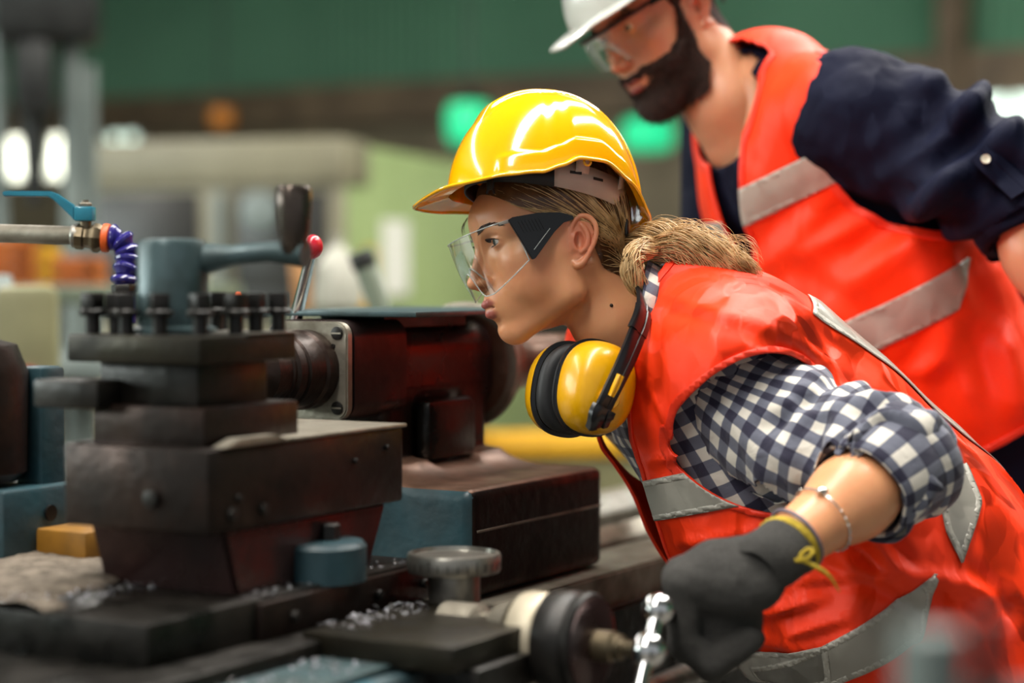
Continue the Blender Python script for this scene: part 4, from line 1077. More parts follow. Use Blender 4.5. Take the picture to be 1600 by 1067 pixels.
# ---------------------------------------------------------------- body: one mesh (head and neck fine, forearm, trunk and limbs under the clothes)
HV, HF, lip, tint = head_mesh({}, MW, [(at(957, 498, 2.44), .05), (at(1012, 560, 2.46), .056)])
HVw = xf(MW, HV * .01)
g = Grid(np.minimum(EL, WR_) - .12, np.maximum(EL, WR_) + .12, .004)
g.add(cone(EL - fd * .0, EL + fd * .08, .041, .041)); g.add(cone(EL + fd * .08, WR_, .041, .029), .03); g.add(cone(WR_, WR_ + fd * .02, .028, .02), .01)
AV, AF = g.mesh()
HIP = A(1545, 1110, DW + .03); floor_z = .0
leg = []
for s in (1, -1):
    h_ = HIP + wL * .09 * s; k_ = vec((h_[0] - .03, h_[1], .52)); a_ = vec((h_[0] + .02, h_[1], .1)); leg.append((h_, k_, a_))
ELR = SHR - wU * .2 - wF * .0 + wL * .03; WRR = ELR - wU * .16 + wF * .04 + wL * .08
g = Grid((-.3, 1.9, .0), (1.15, 3.1, 1.35), .014)
for i in range(4): g.add(econe(TOR[i], TOR[i + 1], wL, TU[i] * .8, TV[i] * .72, TU[i + 1] * .8, TV[i + 1] * .66), .05)
g.add(econe(TOR[4], HIP, wL, .165, .12, .17, .13), .06)
for (a, b_, r0, r1) in ((TOR[1], SH + vec((.012, .06, -.01)), .055, .045), (SH + vec((.012, .06, -.01)), EL, .042, .036), (TOR[1], SHR, .06, .05), (SHR, ELR, .048, .04), (ELR, WRR, .04, .03)): g.add(cone(a, b_, r0, r1), .04)
for (h_, k_, a_) in leg: g.add(cone(h_, k_, .085, .058), .04); g.add(cone(k_, a_, .056, .042), .03); g.add(cone(a_, a_ + vec((-.14, -.04, -.055)), .045, .04), .03)
TVb, TFb = g.mesh()
allV = np.concatenate([HVw, AV, TVb]); allF = np.concatenate([HF, AF + len(HVw), TFb + len(HVw) + len(AV)])
woman = mesh_obj('person', allV, allF, 'skin_f', sharp=0)
z_ = np.zeros(len(AV) + len(TVb)); set_attr(woman, 'lip', np.concatenate([lip, z_])); set_attr(woman, 'tint', np.concatenate([tint, z_]))
tag(woman, 'person in yellow hard hat and gingham shirt leaning over the lathe', 'person')
WM = dict(parent=woman)
eyes(MW, woman)
# mole on the neck
pm = A(958, 474, 2.372)
b = MB().sphere((0, 0, 0), .0022, 10); 
i_ = np.argmin(np.linalg.norm(HVw - pm, axis=1)); o = b.build('mole', 'brow_hair', woman); o.location = Vector(HVw[i_])

def hp(x, y, z): return np.array(MW)[:3, :3] @ (np.array([x, y, z]) * .01) + np.array(MW)[:3, 3]
# eyebrows and lashes
pt = []
for s in (-1, 1):
    for k in range(150):
        u = RNG.random(); base = np.array([9.25 - 2.1 * u ** 1.6, s * (1.3 + 3.9 * u), 4.55 + .75 * math.sin(u * 2.2) - .55 * u ** 3 + (RNG.random() - .5) * (.62 - .4 * u)])
        d = np.array([-.25, s * .55, .25 - .3 * u]) * (.9 + .4 * RNG.random()); pt.append([hp(*base), hp(*(base + d * .55 + [.06, 0, 0])), hp(*(base + d))])
# snap brow hairs onto the head surface
Mi_ = np.linalg.inv(np.array(MW)); front = HV[:, 0] > 4
def snap(p, off=.0006):
    q = np.argmin(((HVw[front] - p) ** 2).sum(1)); v = HVw[front][q]; n = HNw[front][q]; return v + n * off
HNw = vnormals(HVw, HF)
pt = [[snap(p) for p in P_] for P_ in pt]
V, F = strands(pt, .00042); mesh_obj('eyebrows', V, F, 'brow_hair', sharp=0, parent=woman, keep_world=True)
pt = []
for s in (-1, 1):
    for k in range(34):
        u = k / 33; y_ = 2.05 + 2.3 * u; yy = (y_ - 3.2) / 1.25; zz = 3.05 + .36 * math.sqrt(max(0, 1 - yy * yy)); xx = 8.25 - .55 * yy * yy - .12 * yy
        pt.append([hp(xx, s * y_, zz), hp(xx + .4, s * (y_ + .1 * yy), zz + .05), hp(xx + .72, s * (y_ + .25 * yy), zz + .3)])
    for k in range(24):
        u = k / 23; y_ = 2.15 + 2.1 * u; yy = (y_ - 3.2) / 1.25; zz = 3.0 - .34 * math.sqrt(max(0, 1 - yy * yy)); xx = 8.22 - .55 * yy * yy
        pt.append([hp(xx, s * y_, zz), hp(xx + .2, s * y_, zz - .06), hp(xx + .35, s * (y_ + .1 * yy), zz - .16)])
V, F = strands(pt, .00035); mesh_obj('eyelashes', V, F, 'brow_hair', sharp=0, parent=woman, keep_world=True)

# ---------------------------------------------------------------- hair: scalp cap + strands + ponytail
def hairfield(V):
    x, z, y = V[:, 0], V[:, 2], np.abs(V[:, 1])
    # hairline: over the forehead, down in front of the ear, behind the ear to the nape
    zl = np.interp(x, [-11, -6, -3.6, -2.6, -.5, 2.5, 4.6, 6.2, 7.5], [-5.5, -5.0, -3.2, 2.5, 3.9, 4.6, 6.0, 7.6, 9.2])
    return z - zl
fh = hairfield(HV); keepear = np.abs(HV[:, 1]) < 7.75
V, F, N_ = clip(HV, HF, np.where(keepear, fh, -1.), (vnormals(HV, HF),))
fl = hairfield(V); TIE = np.array([-10.2, 0, -3.3])
ang = np.arctan2(V[:, 2] - TIE[2], V[:, 0] - TIE[0]) * 14
V = V + N_ * (np.minimum(.55, .08 + .25 * np.maximum(fl, 0))[:, None] + .09 * vnoise(np.stack([ang * 2.2, V[:, 1] * .3, np.zeros(len(V))], 1), 3)[:, None])
hair = mesh_obj('hair', xf(MW, V * .01), F, 'hair_root', sharp=0, parent=woman, keep_world=True)
# strands swept from the hairline to the tie
pt = []; CR = (np.array([-.8, 0, 4.4]), np.array([9.3, 7.35, 8.4]))
Vs = V; m_ = (Vs[:, 0] > -9) & (Vs[:, 2] < 9)
ids = np.where(m_)[0]; 
def proj_head(p, off):
    q = Vs[np.argmin(((Vs - p) ** 2).sum(1))]; c = np.array([-1.5, 0, 2.0]); d = q - c; return q + d / np.linalg.norm(d) * off
for k in range(620):
    s = 1 if RNG.random() < .8 else -1
    cand = Vs[RNG.choice(ids)]
    if cand[1] * s < 0: continue
    tgt = TIE + np.array([0, s * .8 * RNG.random(), (RNG.random() - .5) * 1.5]); path = []; off = .02 + .13 * RNG.random()
    for u in np.linspace(0, 1, 12):
        p = cand * (1 - u) + tgt * u; p = p + np.array([0, s * 3.5, -.6]) * math.sin(u * math.pi) * .8
        path.append(proj_head(p, off) if u < .9 else p * .3 + proj_head(p, off) * .7)
    path = np.array(path); path = np.array(spline(path[::2], 16)); pt.append(xf(MW, path * .01))
V, F = strands(pt, .00055); mesh_obj('swept_strands', V, F, 'hair_blonde', sharp=0, parent=hair, keep_world=True)
# flyaway wisps at the temple
pt = []
for k in range(6):
    a = np.array([8.6 - .3 * RNG.random(), -3.2 - RNG.random(), 7.4]); b_ = a + np.array([.8 + .5 * RNG.random(), -.3 * RNG.random(), -1.2 - 1.2 * RNG.random()])
    pt.append([hp(*a), hp(*((a + b_) / 2 + [.35, .2, 0])), hp(*b_)])
V, F = strands([spline(p, 8) for p in pt], .0003); mesh_obj('wisps', V, F, 'hair_root', sharp=0, parent=hair, keep_world=True)
# ponytail
def bundle(ctrl, rad, n, wave, r=.0007, seed=0, m=30):
    rg = np.random.default_rng(seed); C = np.array(spline(ctrl, m)); T = np.gradient(C, axis=0); T /= np.linalg.norm(T, axis=1, keepdims=True)
    S_ = np.cross(T, [0, -1, .2]); S_ /= np.linalg.norm(S_, axis=1, keepdims=True); B_ = np.cross(T, S_); out = []
    t = np.linspace(0, 1, m); rr = np.interp(t, np.linspace(0, 1, len(rad)), rad)
    for k in range(n):
        a0 = rg.random() * 6.283; q = math.sqrt(rg.random()); tw = rg.normal() * .8 + 1.2; ph = rg.random() * .9; lock = int(a0 / 6.283 * 7)
        a = a0 + tw * t * 2.5; wv = wave * np.sin(t * 11 + lock * 1.3 + ph)
        P_ = C + S_ * (np.cos(a) * q * rr + wv * (t > .05))[:, None] + B_ * (np.sin(a) * q * rr + .6 * wv)[:, None]
        e = m - int(rg.random() * m * .18); out.append(P_[:max(e, 6)])
    return strands(out, r)
tiew = hp(*TIE)
V, F = bundle([hp(-8.9, .5, -2.9), A(1012, 388, 2.405), A(1060, 386, 2.39), A(1112, 406, 2.375), A(1150, 425, 2.37), A(1185, 442, 2.37)], [.014, .022, .027, .025, .019, .008], 900, .0075, .0006, 1, m=44)
pony = mesh_obj('ponytail', V, F, 'hair_blonde', sharp=0, parent=hair, keep_world=True)
V, F = bundle([A(1020, 383, 2.38), A(990, 398, 2.345), A(988, 425, 2.34), A(1000, 450, 2.345), A(1012, 456, 2.35)], [.012, .013, .012, .009, .004], 300, .003, .0006, 2)
mesh_obj('loose_lock', V, F, 'hair_blonde', sharp=0, parent=hair, keep_world=True)
V, F = bundle([A(1010, 378, 2.4), A(1060, 368, 2.39), A(1130, 395, 2.37), A(1180, 430, 2.37)], [.01, .03, .03, .02], 70, .009, .00028, 5)
mesh_obj('flyaway_hair', V, F, 'hair_blonde', sharp=0, parent=hair, keep_world=True)

# ---------------------------------------------------------------- vest
def torso_grid(grow, h, lo, hi, rows=(0, 1, 2, 3)):
    g = Grid(lo, hi, h)
    for i in rows: g.add(econe(TOR[i], TOR[i + 1], wL, TU[i] + grow, TV[i] + grow, TU[i + 1] + grow, TV[i + 1] + grow), .05)
    return g
lo_, hi_ = (-.05, 2.1, .72), (.85, 2.85, 1.4)
def tc_(V):           # torso coordinates about TOR[1]: l, u, f
    q = V - TOR[1]; return q @ wL, q @ wU, q @ wF
g = torso_grid(.012, .0055, lo_, hi_)
# shoulder caps so the vest lies over the deltoids
for s_, w_ in ((SH, .055), (SHR, .055)): g.add(cone(TOR[1] + wU * .06, s_ + wU * .03 - wF * .03, .075, .07), .05)
VV, VF = g.mesh(); VV = smooth_v(VV, VF, 2)
VN = vnormals(VV, VF); l, u, f = tc_(VV)
fold = .0045 * fbm(np.stack([l * 9, u * 5, f * 9], 1), 11, 3) + .004 * ridged(np.stack([l * 14 + u * 6, u * 10 - l * 5, f * 12], 1), 5) * smoothstep(.0, -.15, u)
fold += .010 * ridged(np.stack([(l + .3 * u) * 7, u * 3.2, f * 6], 1), 9) * smoothstep(-.12, -.3, u) 
FOLDS = [(1290, 755, 1395, 890, .012, 16), (1300, 870, 1450, 935, .009, 12), (1395, 890, 1560, 930, .010, 16), (1360, 800, 1440, 900, -.008, 12), (1250, 905, 1350, 900, .006, 9), (1180, 960, 1290, 930, .006, 9),
         (1470, 900, 1540, 1040, .010, 16), (1510, 880, 1590, 960, -.008, 14), (1020, 600, 1075, 720, .004, 9), (1015, 720, 1090, 705, .004, 8), (1050, 850, 1180, 830, .005, 9), (1080, 880, 1150, 860, .004, 7), (1230, 990, 1330, 960, .005, 8), (1150, 990, 1260, 1010, .005, 9), (1300, 600, 1420, 700, .005, 12), (1180, 500, 1330, 590, .004, 12), (1060, 470, 1200, 510, .004, 12), (1420, 960, 1480, 1060, .008, 14), (1130, 920, 1220, 990, -.005, 10)]
fold += seg_fold(VV, VN, (VN @ wL > .1).astype(float), FOLDS)
VV = VV + VN * fold[:, None]; l, u, f = tc_(VV)
def arm_cut(V, C, au, af, rot=0.):
    q = V - C; a, b_ = q @ wU, q @ wF; c, s = math.cos(rot), math.sin(rot); a, b_ = a * c + b_ * s, -a * s + b_ * c
    return np.sqrt((a / au) ** 2 + (b_ / af) ** 2) - 1
AC = A(1178, 672, 2.31)
fa = arm_cut(VV, AC, .098, .088, R(8)) * .09
side = (VV - TOR[1]) @ wL
far_c = arm_cut(VV, AC - wL * .34, .1, .085) * .09
fcut = np.where(side > .035, fa, np.where(side < -.035, far_c, .02))
neck = np.linalg.norm((VV - A(998, 490, DW)) / np.array([.088, .11, .1]), axis=1) - 1
fneck = neck * .085
# front opening
wop = np.interp(u, [-.36, -.28, -.1, .05, .2], [-.01, .006, .042, .08, .12]); fop = np.abs(l + .012) - wop + .8 * np.maximum(0, .07 - f)
fall = np.minimum(np.minimum(fcut, fneck), fop)
VESTV, VESTF, VESTN, fedge = clip(VV, VF, fall, (vnormals(VV, VF), fall[:, None]))
vest = solid(mesh_obj('vest', VESTV, VESTF, 'vest_orange', sharp=0, parent=woman, keep_world=True), .002)
vest['label'] = 'orange safety vest'
# bindings along armhole and opening
bv, bf, bn = clip(VESTV, VESTF, .0065 - fedge[:, 0], (VESTN,))
solid(mesh_obj('edge_binding', bv + bn * .0009, bf, 'binding_orange', sharp=0, parent=vest, keep_world=True), .0022, 0.)
def stripe(name, fields, off=.0022, parent=vest, base=None, m='reflective_tape'):
    V, F, N_ = base if base else (VESTV, VESTF, VESTN)
    fld = np.min(np.stack([fn(V) for fn in fields]), 0)
    V, F, N2, fb = clip(V, F, fld, (N_, fld[:, None]))
    if not len(F): print('empty stripe', name); return
    _, u_, F = components(V, F)[0]; V, N2, fb = V[u_], N2[u_], fb[u_]
    N2 = N2 / np.linalg.norm(N2, axis=1, keepdims=True)
    o = solid(mesh_obj(name, V + N2 * off, F, m, sharp=0, parent=parent, keep_world=True), .0012, 0.)
    V3, F3 = clip(V + N2 * (off + .0005), F, np.minimum(.0075 - fb[:, 0], fb[:, 0] - .0012))
    if len(F3):
        for (n_, u_, f_) in components(V3, F3):
            if n_ > 40: solid(mesh_obj('stitched_border', V3[u_], f_, 'tape_border', sharp=0, parent=o, keep_world=True), .0005, 0.)
    return o
def plane_side(p, q, ddir, flip=1):
    """half space bounded by the plane through p,q containing direction ddir; positive towards larger (p-q) x d"""
    n = np.cross(q - p, ddir); n /= np.linalg.norm(n); n = n * flip
    return lambda V: (V - p) @ n
def band(p, q, ddir, w):
    n = np.cross(q - p, ddir); n /= np.linalg.norm(n); return lambda V: w / 2 - np.abs((V - p) @ n)
near = lambda V: (V - TOR[1]) @ wL + .02
front = lambda V: (V - TOR[1]) @ wF
vd = vec((0, 1, 0))
stripe('reflective_stripe', [band(A(1003, 784, 2.4), A(1140, 758, 2.3), vd + wF * .2, .05), lambda V: (V - TOR[1]) @ wL + .0, lambda V: (V - TOR[1]) @ wF + .02])
# waist stripe
stripe('reflective_stripe', [band(A(1300, 1040, 2.3), A(1425, 945, 2.3), vd, .052), lambda V: (V - TOR[1]) @ wL - .05, lambda V: (V - A(1441, 930, 2.3)) @ (-vec((1, 0, -.25)))])
stripe('reflective_stripe', [band(A(1180, 1075, 2.33), A(1300, 1040, 2.3), vd, .052), lambda V: (V - TOR[1]) @ wL - .0, lambda V: (V - A(1300, 1040, 2.3)) @ (-vec((1, 0, 0.2)))])
# back stripe running down beside the spine, and its pointed end
back = lambda V: -((V - TOR[1]) @ wF) - .05
stripe('reflective_stripe', [back, lambda V: .028 - np.abs((V - TOR[1]) @ wL - .125 - .0 * ((V - TOR[1]) @ wU)), lambda V: -((V - TOR[1]) @ wU) + .02, lambda V: ((V - TOR[1]) @ wU) + .34])
def poly_field(pp, d):
    P_ = [A(x, y, d) for (x, y) in pp]; c = sum(P_) / len(P_); fs = []
    for i in range(len(P_)):
        n = np.cross(P_[(i + 1) % len(P_)] - P_[i], vd); n /= np.linalg.norm(n); n = n if (c - P_[i]) @ n > 0 else -n
        fs.append(lambda V, p=P_[i], n=n: (V - p) @ n)
    return fs
stripe('stripe_point', poly_field([(1440, 728), (1500, 722), (1516, 775), (1474, 866), (1452, 815)], 2.35) + [lambda V: (V - TOR[1]) @ wL - .0], .003)
# ================================================================== shirt, sleeve, glove
g = torso_grid(-.004, .007, lo_, hi_)
V, F = g.mesh(); V = smooth_v(V, F, 2); l, u, f = tc_(V); N_ = vnormals(V, F)
V = V + N_ * (.003 * fbm(np.stack([l * 20, u * 14, f * 20], 1), 2))[:, None]
nk = (np.linalg.norm((V - A(996, 505, DW)) / np.array([.075, .09, .075]), axis=1) - 1) * .08
V, F = clip(V, F, nk); l, u, f = tc_(V)
shirt = solid(mesh_obj('shirt', V, F, 'gingham', sharp=0, parent=woman, keep_world=True), .0015)
th = np.arctan2(l, f) * .15; set_uv(shirt, np.stack([th, u], 1)); shirt['label'] = 'navy and white gingham shirt'
# collar: standing strip round the neck
def ribbon(name, ctrl, w, m, parent, n=40, th=.002, up=None, uvscale=True, smooth_n=None):
    C = np.array(spline(ctrl, n)); W = np.array(spline(up, n)); VV_ = np.concatenate([C, C + W * .5, C + W]); FF = []
    for r_ in (0, 1):
        for i in range(n - 1): FF.append((r_ * n + i, r_ * n + i + 1, (r_ + 1) * n + i + 1, (r_ + 1) * n + i))
    o = solid(mesh_obj(name, VV_, FF, m, sharp=0, parent=parent, keep_world=True), th, 0.)
    s_ = np.concatenate([[0], np.cumsum(np.linalg.norm(np.diff(C, axis=0), axis=1))]); wl_ = np.linalg.norm(W, axis=1)
    set_uv(o, np.stack([np.tile(s_, 3), np.concatenate([wl_ * 0, wl_ * .5, wl_])], 1)); return o
collar = ribbon('collar', [A(1008, 610, 2.36), A(1020, 540, 2.34), A(1030, 480, 2.335), A(1040, 440, 2.36), A(1044, 424, 2.41), A(1038, 428, 2.47)], 0, 'gingham', shirt,
       up=[vec((-.008, -.006, .0)), vec((-.014, -.006, .006)), vec((-.02, -.006, .01)), vec((-.024, -.004, .014)), vec((-.022, 0, .016)), vec((-.014, .01, .016))])
# near sleeve
cuffp = EL + fd * .075
g = Grid((.05, 2.0, .78), (.65, 2.55, 1.28), .0045)
S0 = SH + vec((.012, .055, -.004))
g.add(cone(S0, EL + fd * .0 + vec((-.012, 0, .008)), .072, .06)); g.add(cone(EL + vec((-.012, 0, .008)), EL + fd * .055, .06, .056), .03); g.add(ell(S0 + vec((.004, .0, -.002)), (.064, .06, .068)), .05)
g.add(cone(S0 + vec((.0, 0, -.03)), (SH + EL) / 2 + vec((-.02, 0, -.035)), .058, .05), .05)
V, F = g.mesh(); V = smooth_v(V, F, 2); N_ = vnormals(V, F)
ax_ = (EL - SH) / np.linalg.norm(EL - SH); LS = np.linalg.norm(EL - SH)
def arm_coords(V):
    s1 = (V - SH) @ ax_; s2 = (V - EL) @ fd; e1 = vec((0, 0, 1)); e1 = e1 - ax_ * (e1 @ ax_); e1 /= np.linalg.norm(e1); e2 = np.cross(ax_, e1)
    k = smoothstep(-.03, .03, s2) * smoothstep(LS * .8, LS, s1)
    s = s1 * (1 - k) + (LS + np.maximum(s2, 0)) * k
    cen = SH + np.outer(np.clip(s1, 0, LS), ax_); q = V - cen; th = np.arctan2(q @ e2, q @ e1); return s, th
s, th = arm_coords(V)
wob = vnoise(np.stack([s * 10, np.cos(th) * 1.2, np.sin(th) * 1.2], 1), 4)
fol = .0095 * smoothstep(.02, .16, s) * np.sin((s * 1.0 + .035 * np.sin(th + .6)) / .034 * 2 * math.pi * .55 + 2.2 * wob) * (.35 + .65 * smoothstep(.1, .25, s))
fol += .006 * ridged(np.stack([s * 24, np.cos(th) * 1.6, np.sin(th) * 1.6], 1), 31) * smoothstep(.06, .2, s) + .004 * fbm(np.stack([s * 22, np.cos(th) * 2.5, np.sin(th) * 2.5], 1), 8)
fol += -.012 * np.exp(-((s - .085 - .03 * np.cos(th)) / .012) ** 2) * smoothstep(-.3, .5, np.cos(th - .2))
V = V + N_ * fol[:, None]
endc = .058 - (V - EL) @ fd
cl_ = SH + np.outer(np.clip((V - SH) @ ax_, 0, LS - .02), ax_); endc = np.where(np.linalg.norm(V - cl_, axis=1) < .088, np.maximum(endc, .02), endc)
V, F, st = clip(V, F, endc, (np.stack([s, np.cos(th), np.sin(th)], 1),))
th = np.arctan2(st[:, 2], st[:, 1]); sleeve = solid(mesh_obj('sleeve', V, F, 'gingham', sharp=0, parent=shirt, keep_world=True), .0015)
# uv with the seam turned away from the camera
seam = np.mod(th + math.pi * .5, 2 * math.pi); set_uv(sleeve, np.stack([st[:, 0] * 1., seam * .07], 1))
# rolled cuff
def cuff(name, c0, d, prof, e_ref, m, parent, n=64, wav=.003, seed=0, uvk=.06):
    e1 = e_ref - d * (e_ref @ d); e1 /= np.linalg.norm(e1); e2 = np.cross(d, e1); V = []; F = []; UV = []
    for i, (h_, r_) in enumerate(prof):
        for k in range(n):
            a = 2 * math.pi * k / n; rr = r_ + wav * vnoise(np.array([[math.cos(a) * 2.2, math.sin(a) * 2.2, i * .35 + seed]]), seed)[0]
            hh = h_ + .006 * math.sin(a + 1)
            V.append(c0 + d * hh + (e1 * math.cos(a) + e2 * math.sin(a)) * rr); UV.append((i * .012, a * uvk))
    for i in range(len(prof) - 1):
        for k in range(n): k2 = (k + 1) % n; F.append((i * n + k, i * n + k2, (i + 1) * n + k2, (i + 1) * n + k))
    o = mesh_obj(name, np.array(V), F, m, sharp=0, parent=parent, keep_world=True); set_uv(o, np.array(UV)); return o
cuff('rolled_cuff', EL - fd * .005, fd, [(.004, .056), (.0, .063), (.008, .068), (.03, .0665), (.055, .063), (.068, .0605), (.072, .057), (.068, .053), (.05, .05)], wZ, 'gingham', shirt, seed=3)
cuff('rolled_cuff', EL - fd * .03, fd, [(.0, .056), (-.004, .064), (.004, .071), (.022, .071), (.034, .068), (.036, .062)], wZ, 'gingham', shirt, seed=6, wav=.005)
# ---------------------------------------------------------------- gloved hand (left), little-finger side towards the camera, closed round the crank grip
dz = .0225
kn = [(1068, 912, 2.045), (1066, 905, 2.066), (1066, 902, 2.088), (1072, 905, 2.108)]
g = Grid((.12, 1.98, .78), (.35, 2.2, 1.08), .0026)
wr = A(1222, 860, 2.076); pal = A(1120, 905, 2.075)
vdir = vec((0, 1, 0))
g.add(econe(wr, pal, vdir, .034, .027, .047, .036)); g.add(econe(pal, A(1084, 915, 2.078), vdir, .047, .036, .045, .028), .02)
g.add(ell(A(1168, 920, 2.05), (.036, .03, .026)), .02)            # heel of the hand
for i, (x, y, d) in enumerate(kn):
    r = [.0158, .0158, .0158, .0155][i]; L_ = [1., 1.08, 1.12, 1.06][i]
    K = A(x, y, d); p1 = A(x + 2, y + 92 * L_, d); p2 = A(x + 46, y + 126 * L_, d - .002); p3 = A(x + 104, y + 88 * L_, d - .002)
    g.add(cone(A(1110, 912, d), K, .014, r * 1.12), .016); g.add(cone(K, p1, r * 1.12, r), .006); g.add(cone(p1, p2, r, r * .95), .004); g.add(cone(p2, p3, r * .95, r * .86), .004)
g.add(ell(A(1118, 966, 2.08), (.05, .034, .04)), .01)
# thumb, far side, closed over the fingers
t0, t1, t2, t3 = A(1180, 900, 2.1), A(1130, 945, 2.125), A(1100, 990, 2.13), A(1085, 1020, 2.12)
g.add(cone(t0, t1, .018, .0135), .015); g.add(cone(t1, t2, .0135, .012), .005); g.add(cone(t2, t3, .012, .0105), .005)
V, F = g.mesh(); N_ = vnormals(V, F); V = V + N_ * (.0012 * fbm(V * 60, 3))[:, None]
glove = mesh_obj('glove', V, F, 'glove_grey', sharp=0, parent=woman, keep_world=True); glove['label'] = 'dark grey knitted work glove'
gd = (WR_ - EL) / np.linalg.norm(WR_ - EL); w0 = wr - gd * .012
rib = []
cuff('ribbed_cuff', w0, gd, [(.0, .031), (.002, .0345), (.012, .034), (.024, .0345), (.036, .0345), (.05, .033), (.06, .026)], wZ, 'glove_grey', glove, n=72, wav=.0016, seed=9)
cuff('yellow_hem', w0 - gd * .004, gd, [(.0, .0315), (-.002, .034), (.003, .0358), (.008, .0355), (.01, .033)], wZ, 'glove_yellow', glove, wav=.001, seed=2)
pts = [A(1236, 868, 2.052), A(1246, 876, 2.035), A(1262, 872, 2.03), A(1270, 862, 2.032), A(1262, 858, 2.036), A(1250, 872, 2.034), A(1272, 884, 2.03), A(1294, 898, 2.03), A(1312, 924, 2.035)]
MB().tube(spline(pts, 48), [.0022] * 40 + [.002, .0018, .0016, .0014, .0012, .001, .0008, .0005], 8).build('loose_thread', 'glove_yellow', glove, keep_world=True)
# far sleeve and trousers, boots (mostly hidden)
g = Grid((-.35, 2.2, .6), (.5, 3.1, 1.35), .011); g.add(cone(SHR, ELR, .066, .058)); g.add(cone(ELR, WRR, .056, .045), .03)
V, F = g.mesh(); o = mesh_obj('sleeve', V, F, 'gingham', sharp=0, parent=shirt, keep_world=True); set_uv(o, np.stack([V @ wU, V @ wF], 1))
g = Grid((.1, 1.9, .02), (1.2, 3.1, 1.1), .013)
g.add(econe(TOR[4] + wU * .05, HIP, wL, .175, .13, .185, .14))
for (h_, k_, a_) in leg: g.add(cone(h_, k_, .1, .075), .05); g.add(cone(k_, a_, .073, .062), .04)
V, F = g.mesh(); mesh_obj('trousers', V, F, 'navy_trouser', sharp=0, parent=woman, keep_world=True)
for (h_, k_, a_) in leg:
    g = Grid(a_ - .25, a_ + .2, .008); g.add(cone(a_ + vec((0, 0, .05)), a_ + vec((0, 0, -.04)), .06, .055)); g.add(econe(a_ + vec((0, 0, -.055)), a_ + vec((-.15, -.05, -.06)), wL, .045, .04, .045, .036), .04)
    g.inter(lambda x, y, z: -(z - .001) + 0 * x + 0 * y); V, F = g.mesh(); mesh_obj('boot', V, F, 'boot', sharp=0, parent=woman, keep_world=True)
# bracelets
def ring_on_arm(t, rx, rt, m, name, label, cat, tilt, links=False, n=56):
    c = EL + (WR_ - EL) * t; e1 = wZ - fd * (wZ @ fd); e1 /= np.linalg.norm(e1); e2 = np.cross(fd, e1)
    root = empty(name, c, 0, label, cat); P_ = []
    for k in range(n + 1):
        a = 2 * math.pi * k / n; P_.append((e1 * math.cos(a) + e2 * math.sin(a)) * rx + fd * tilt * math.cos(a + .8))
    b = MB().tube(P_, rt, 8, cap=False)
    b.build('band', m, root)
    if links:
        for k in range(0, n, 2):
            mb = MB().lathe([(rt * 1.3, -rt * .4), (rt * 1.7, 0), (rt * 1.3, rt * .4)], P_[k], Vector(P_[k + 1] - P_[k]), 8); mb.build('chain_link', m, root)
        a = .35; q = (e1 * math.cos(a) - e2 * math.sin(a)) * (rx + .001) + fd * tilt * .6
        MB().sphere(q, .0045, 12, (1.6, 1, .9)).build('charm', m, root)
ring_on_arm(.66, .0383, .0011, 'silver', 'chain_bracelet', 'thin silver chain bracelet on the bare forearm', 'bracelet', .006, True)
ring_on_arm(.88, .0345, .0022, 'cord_grey', 'cord_bracelet', 'grey cord bracelet just above the work glove', 'bracelet', .006)

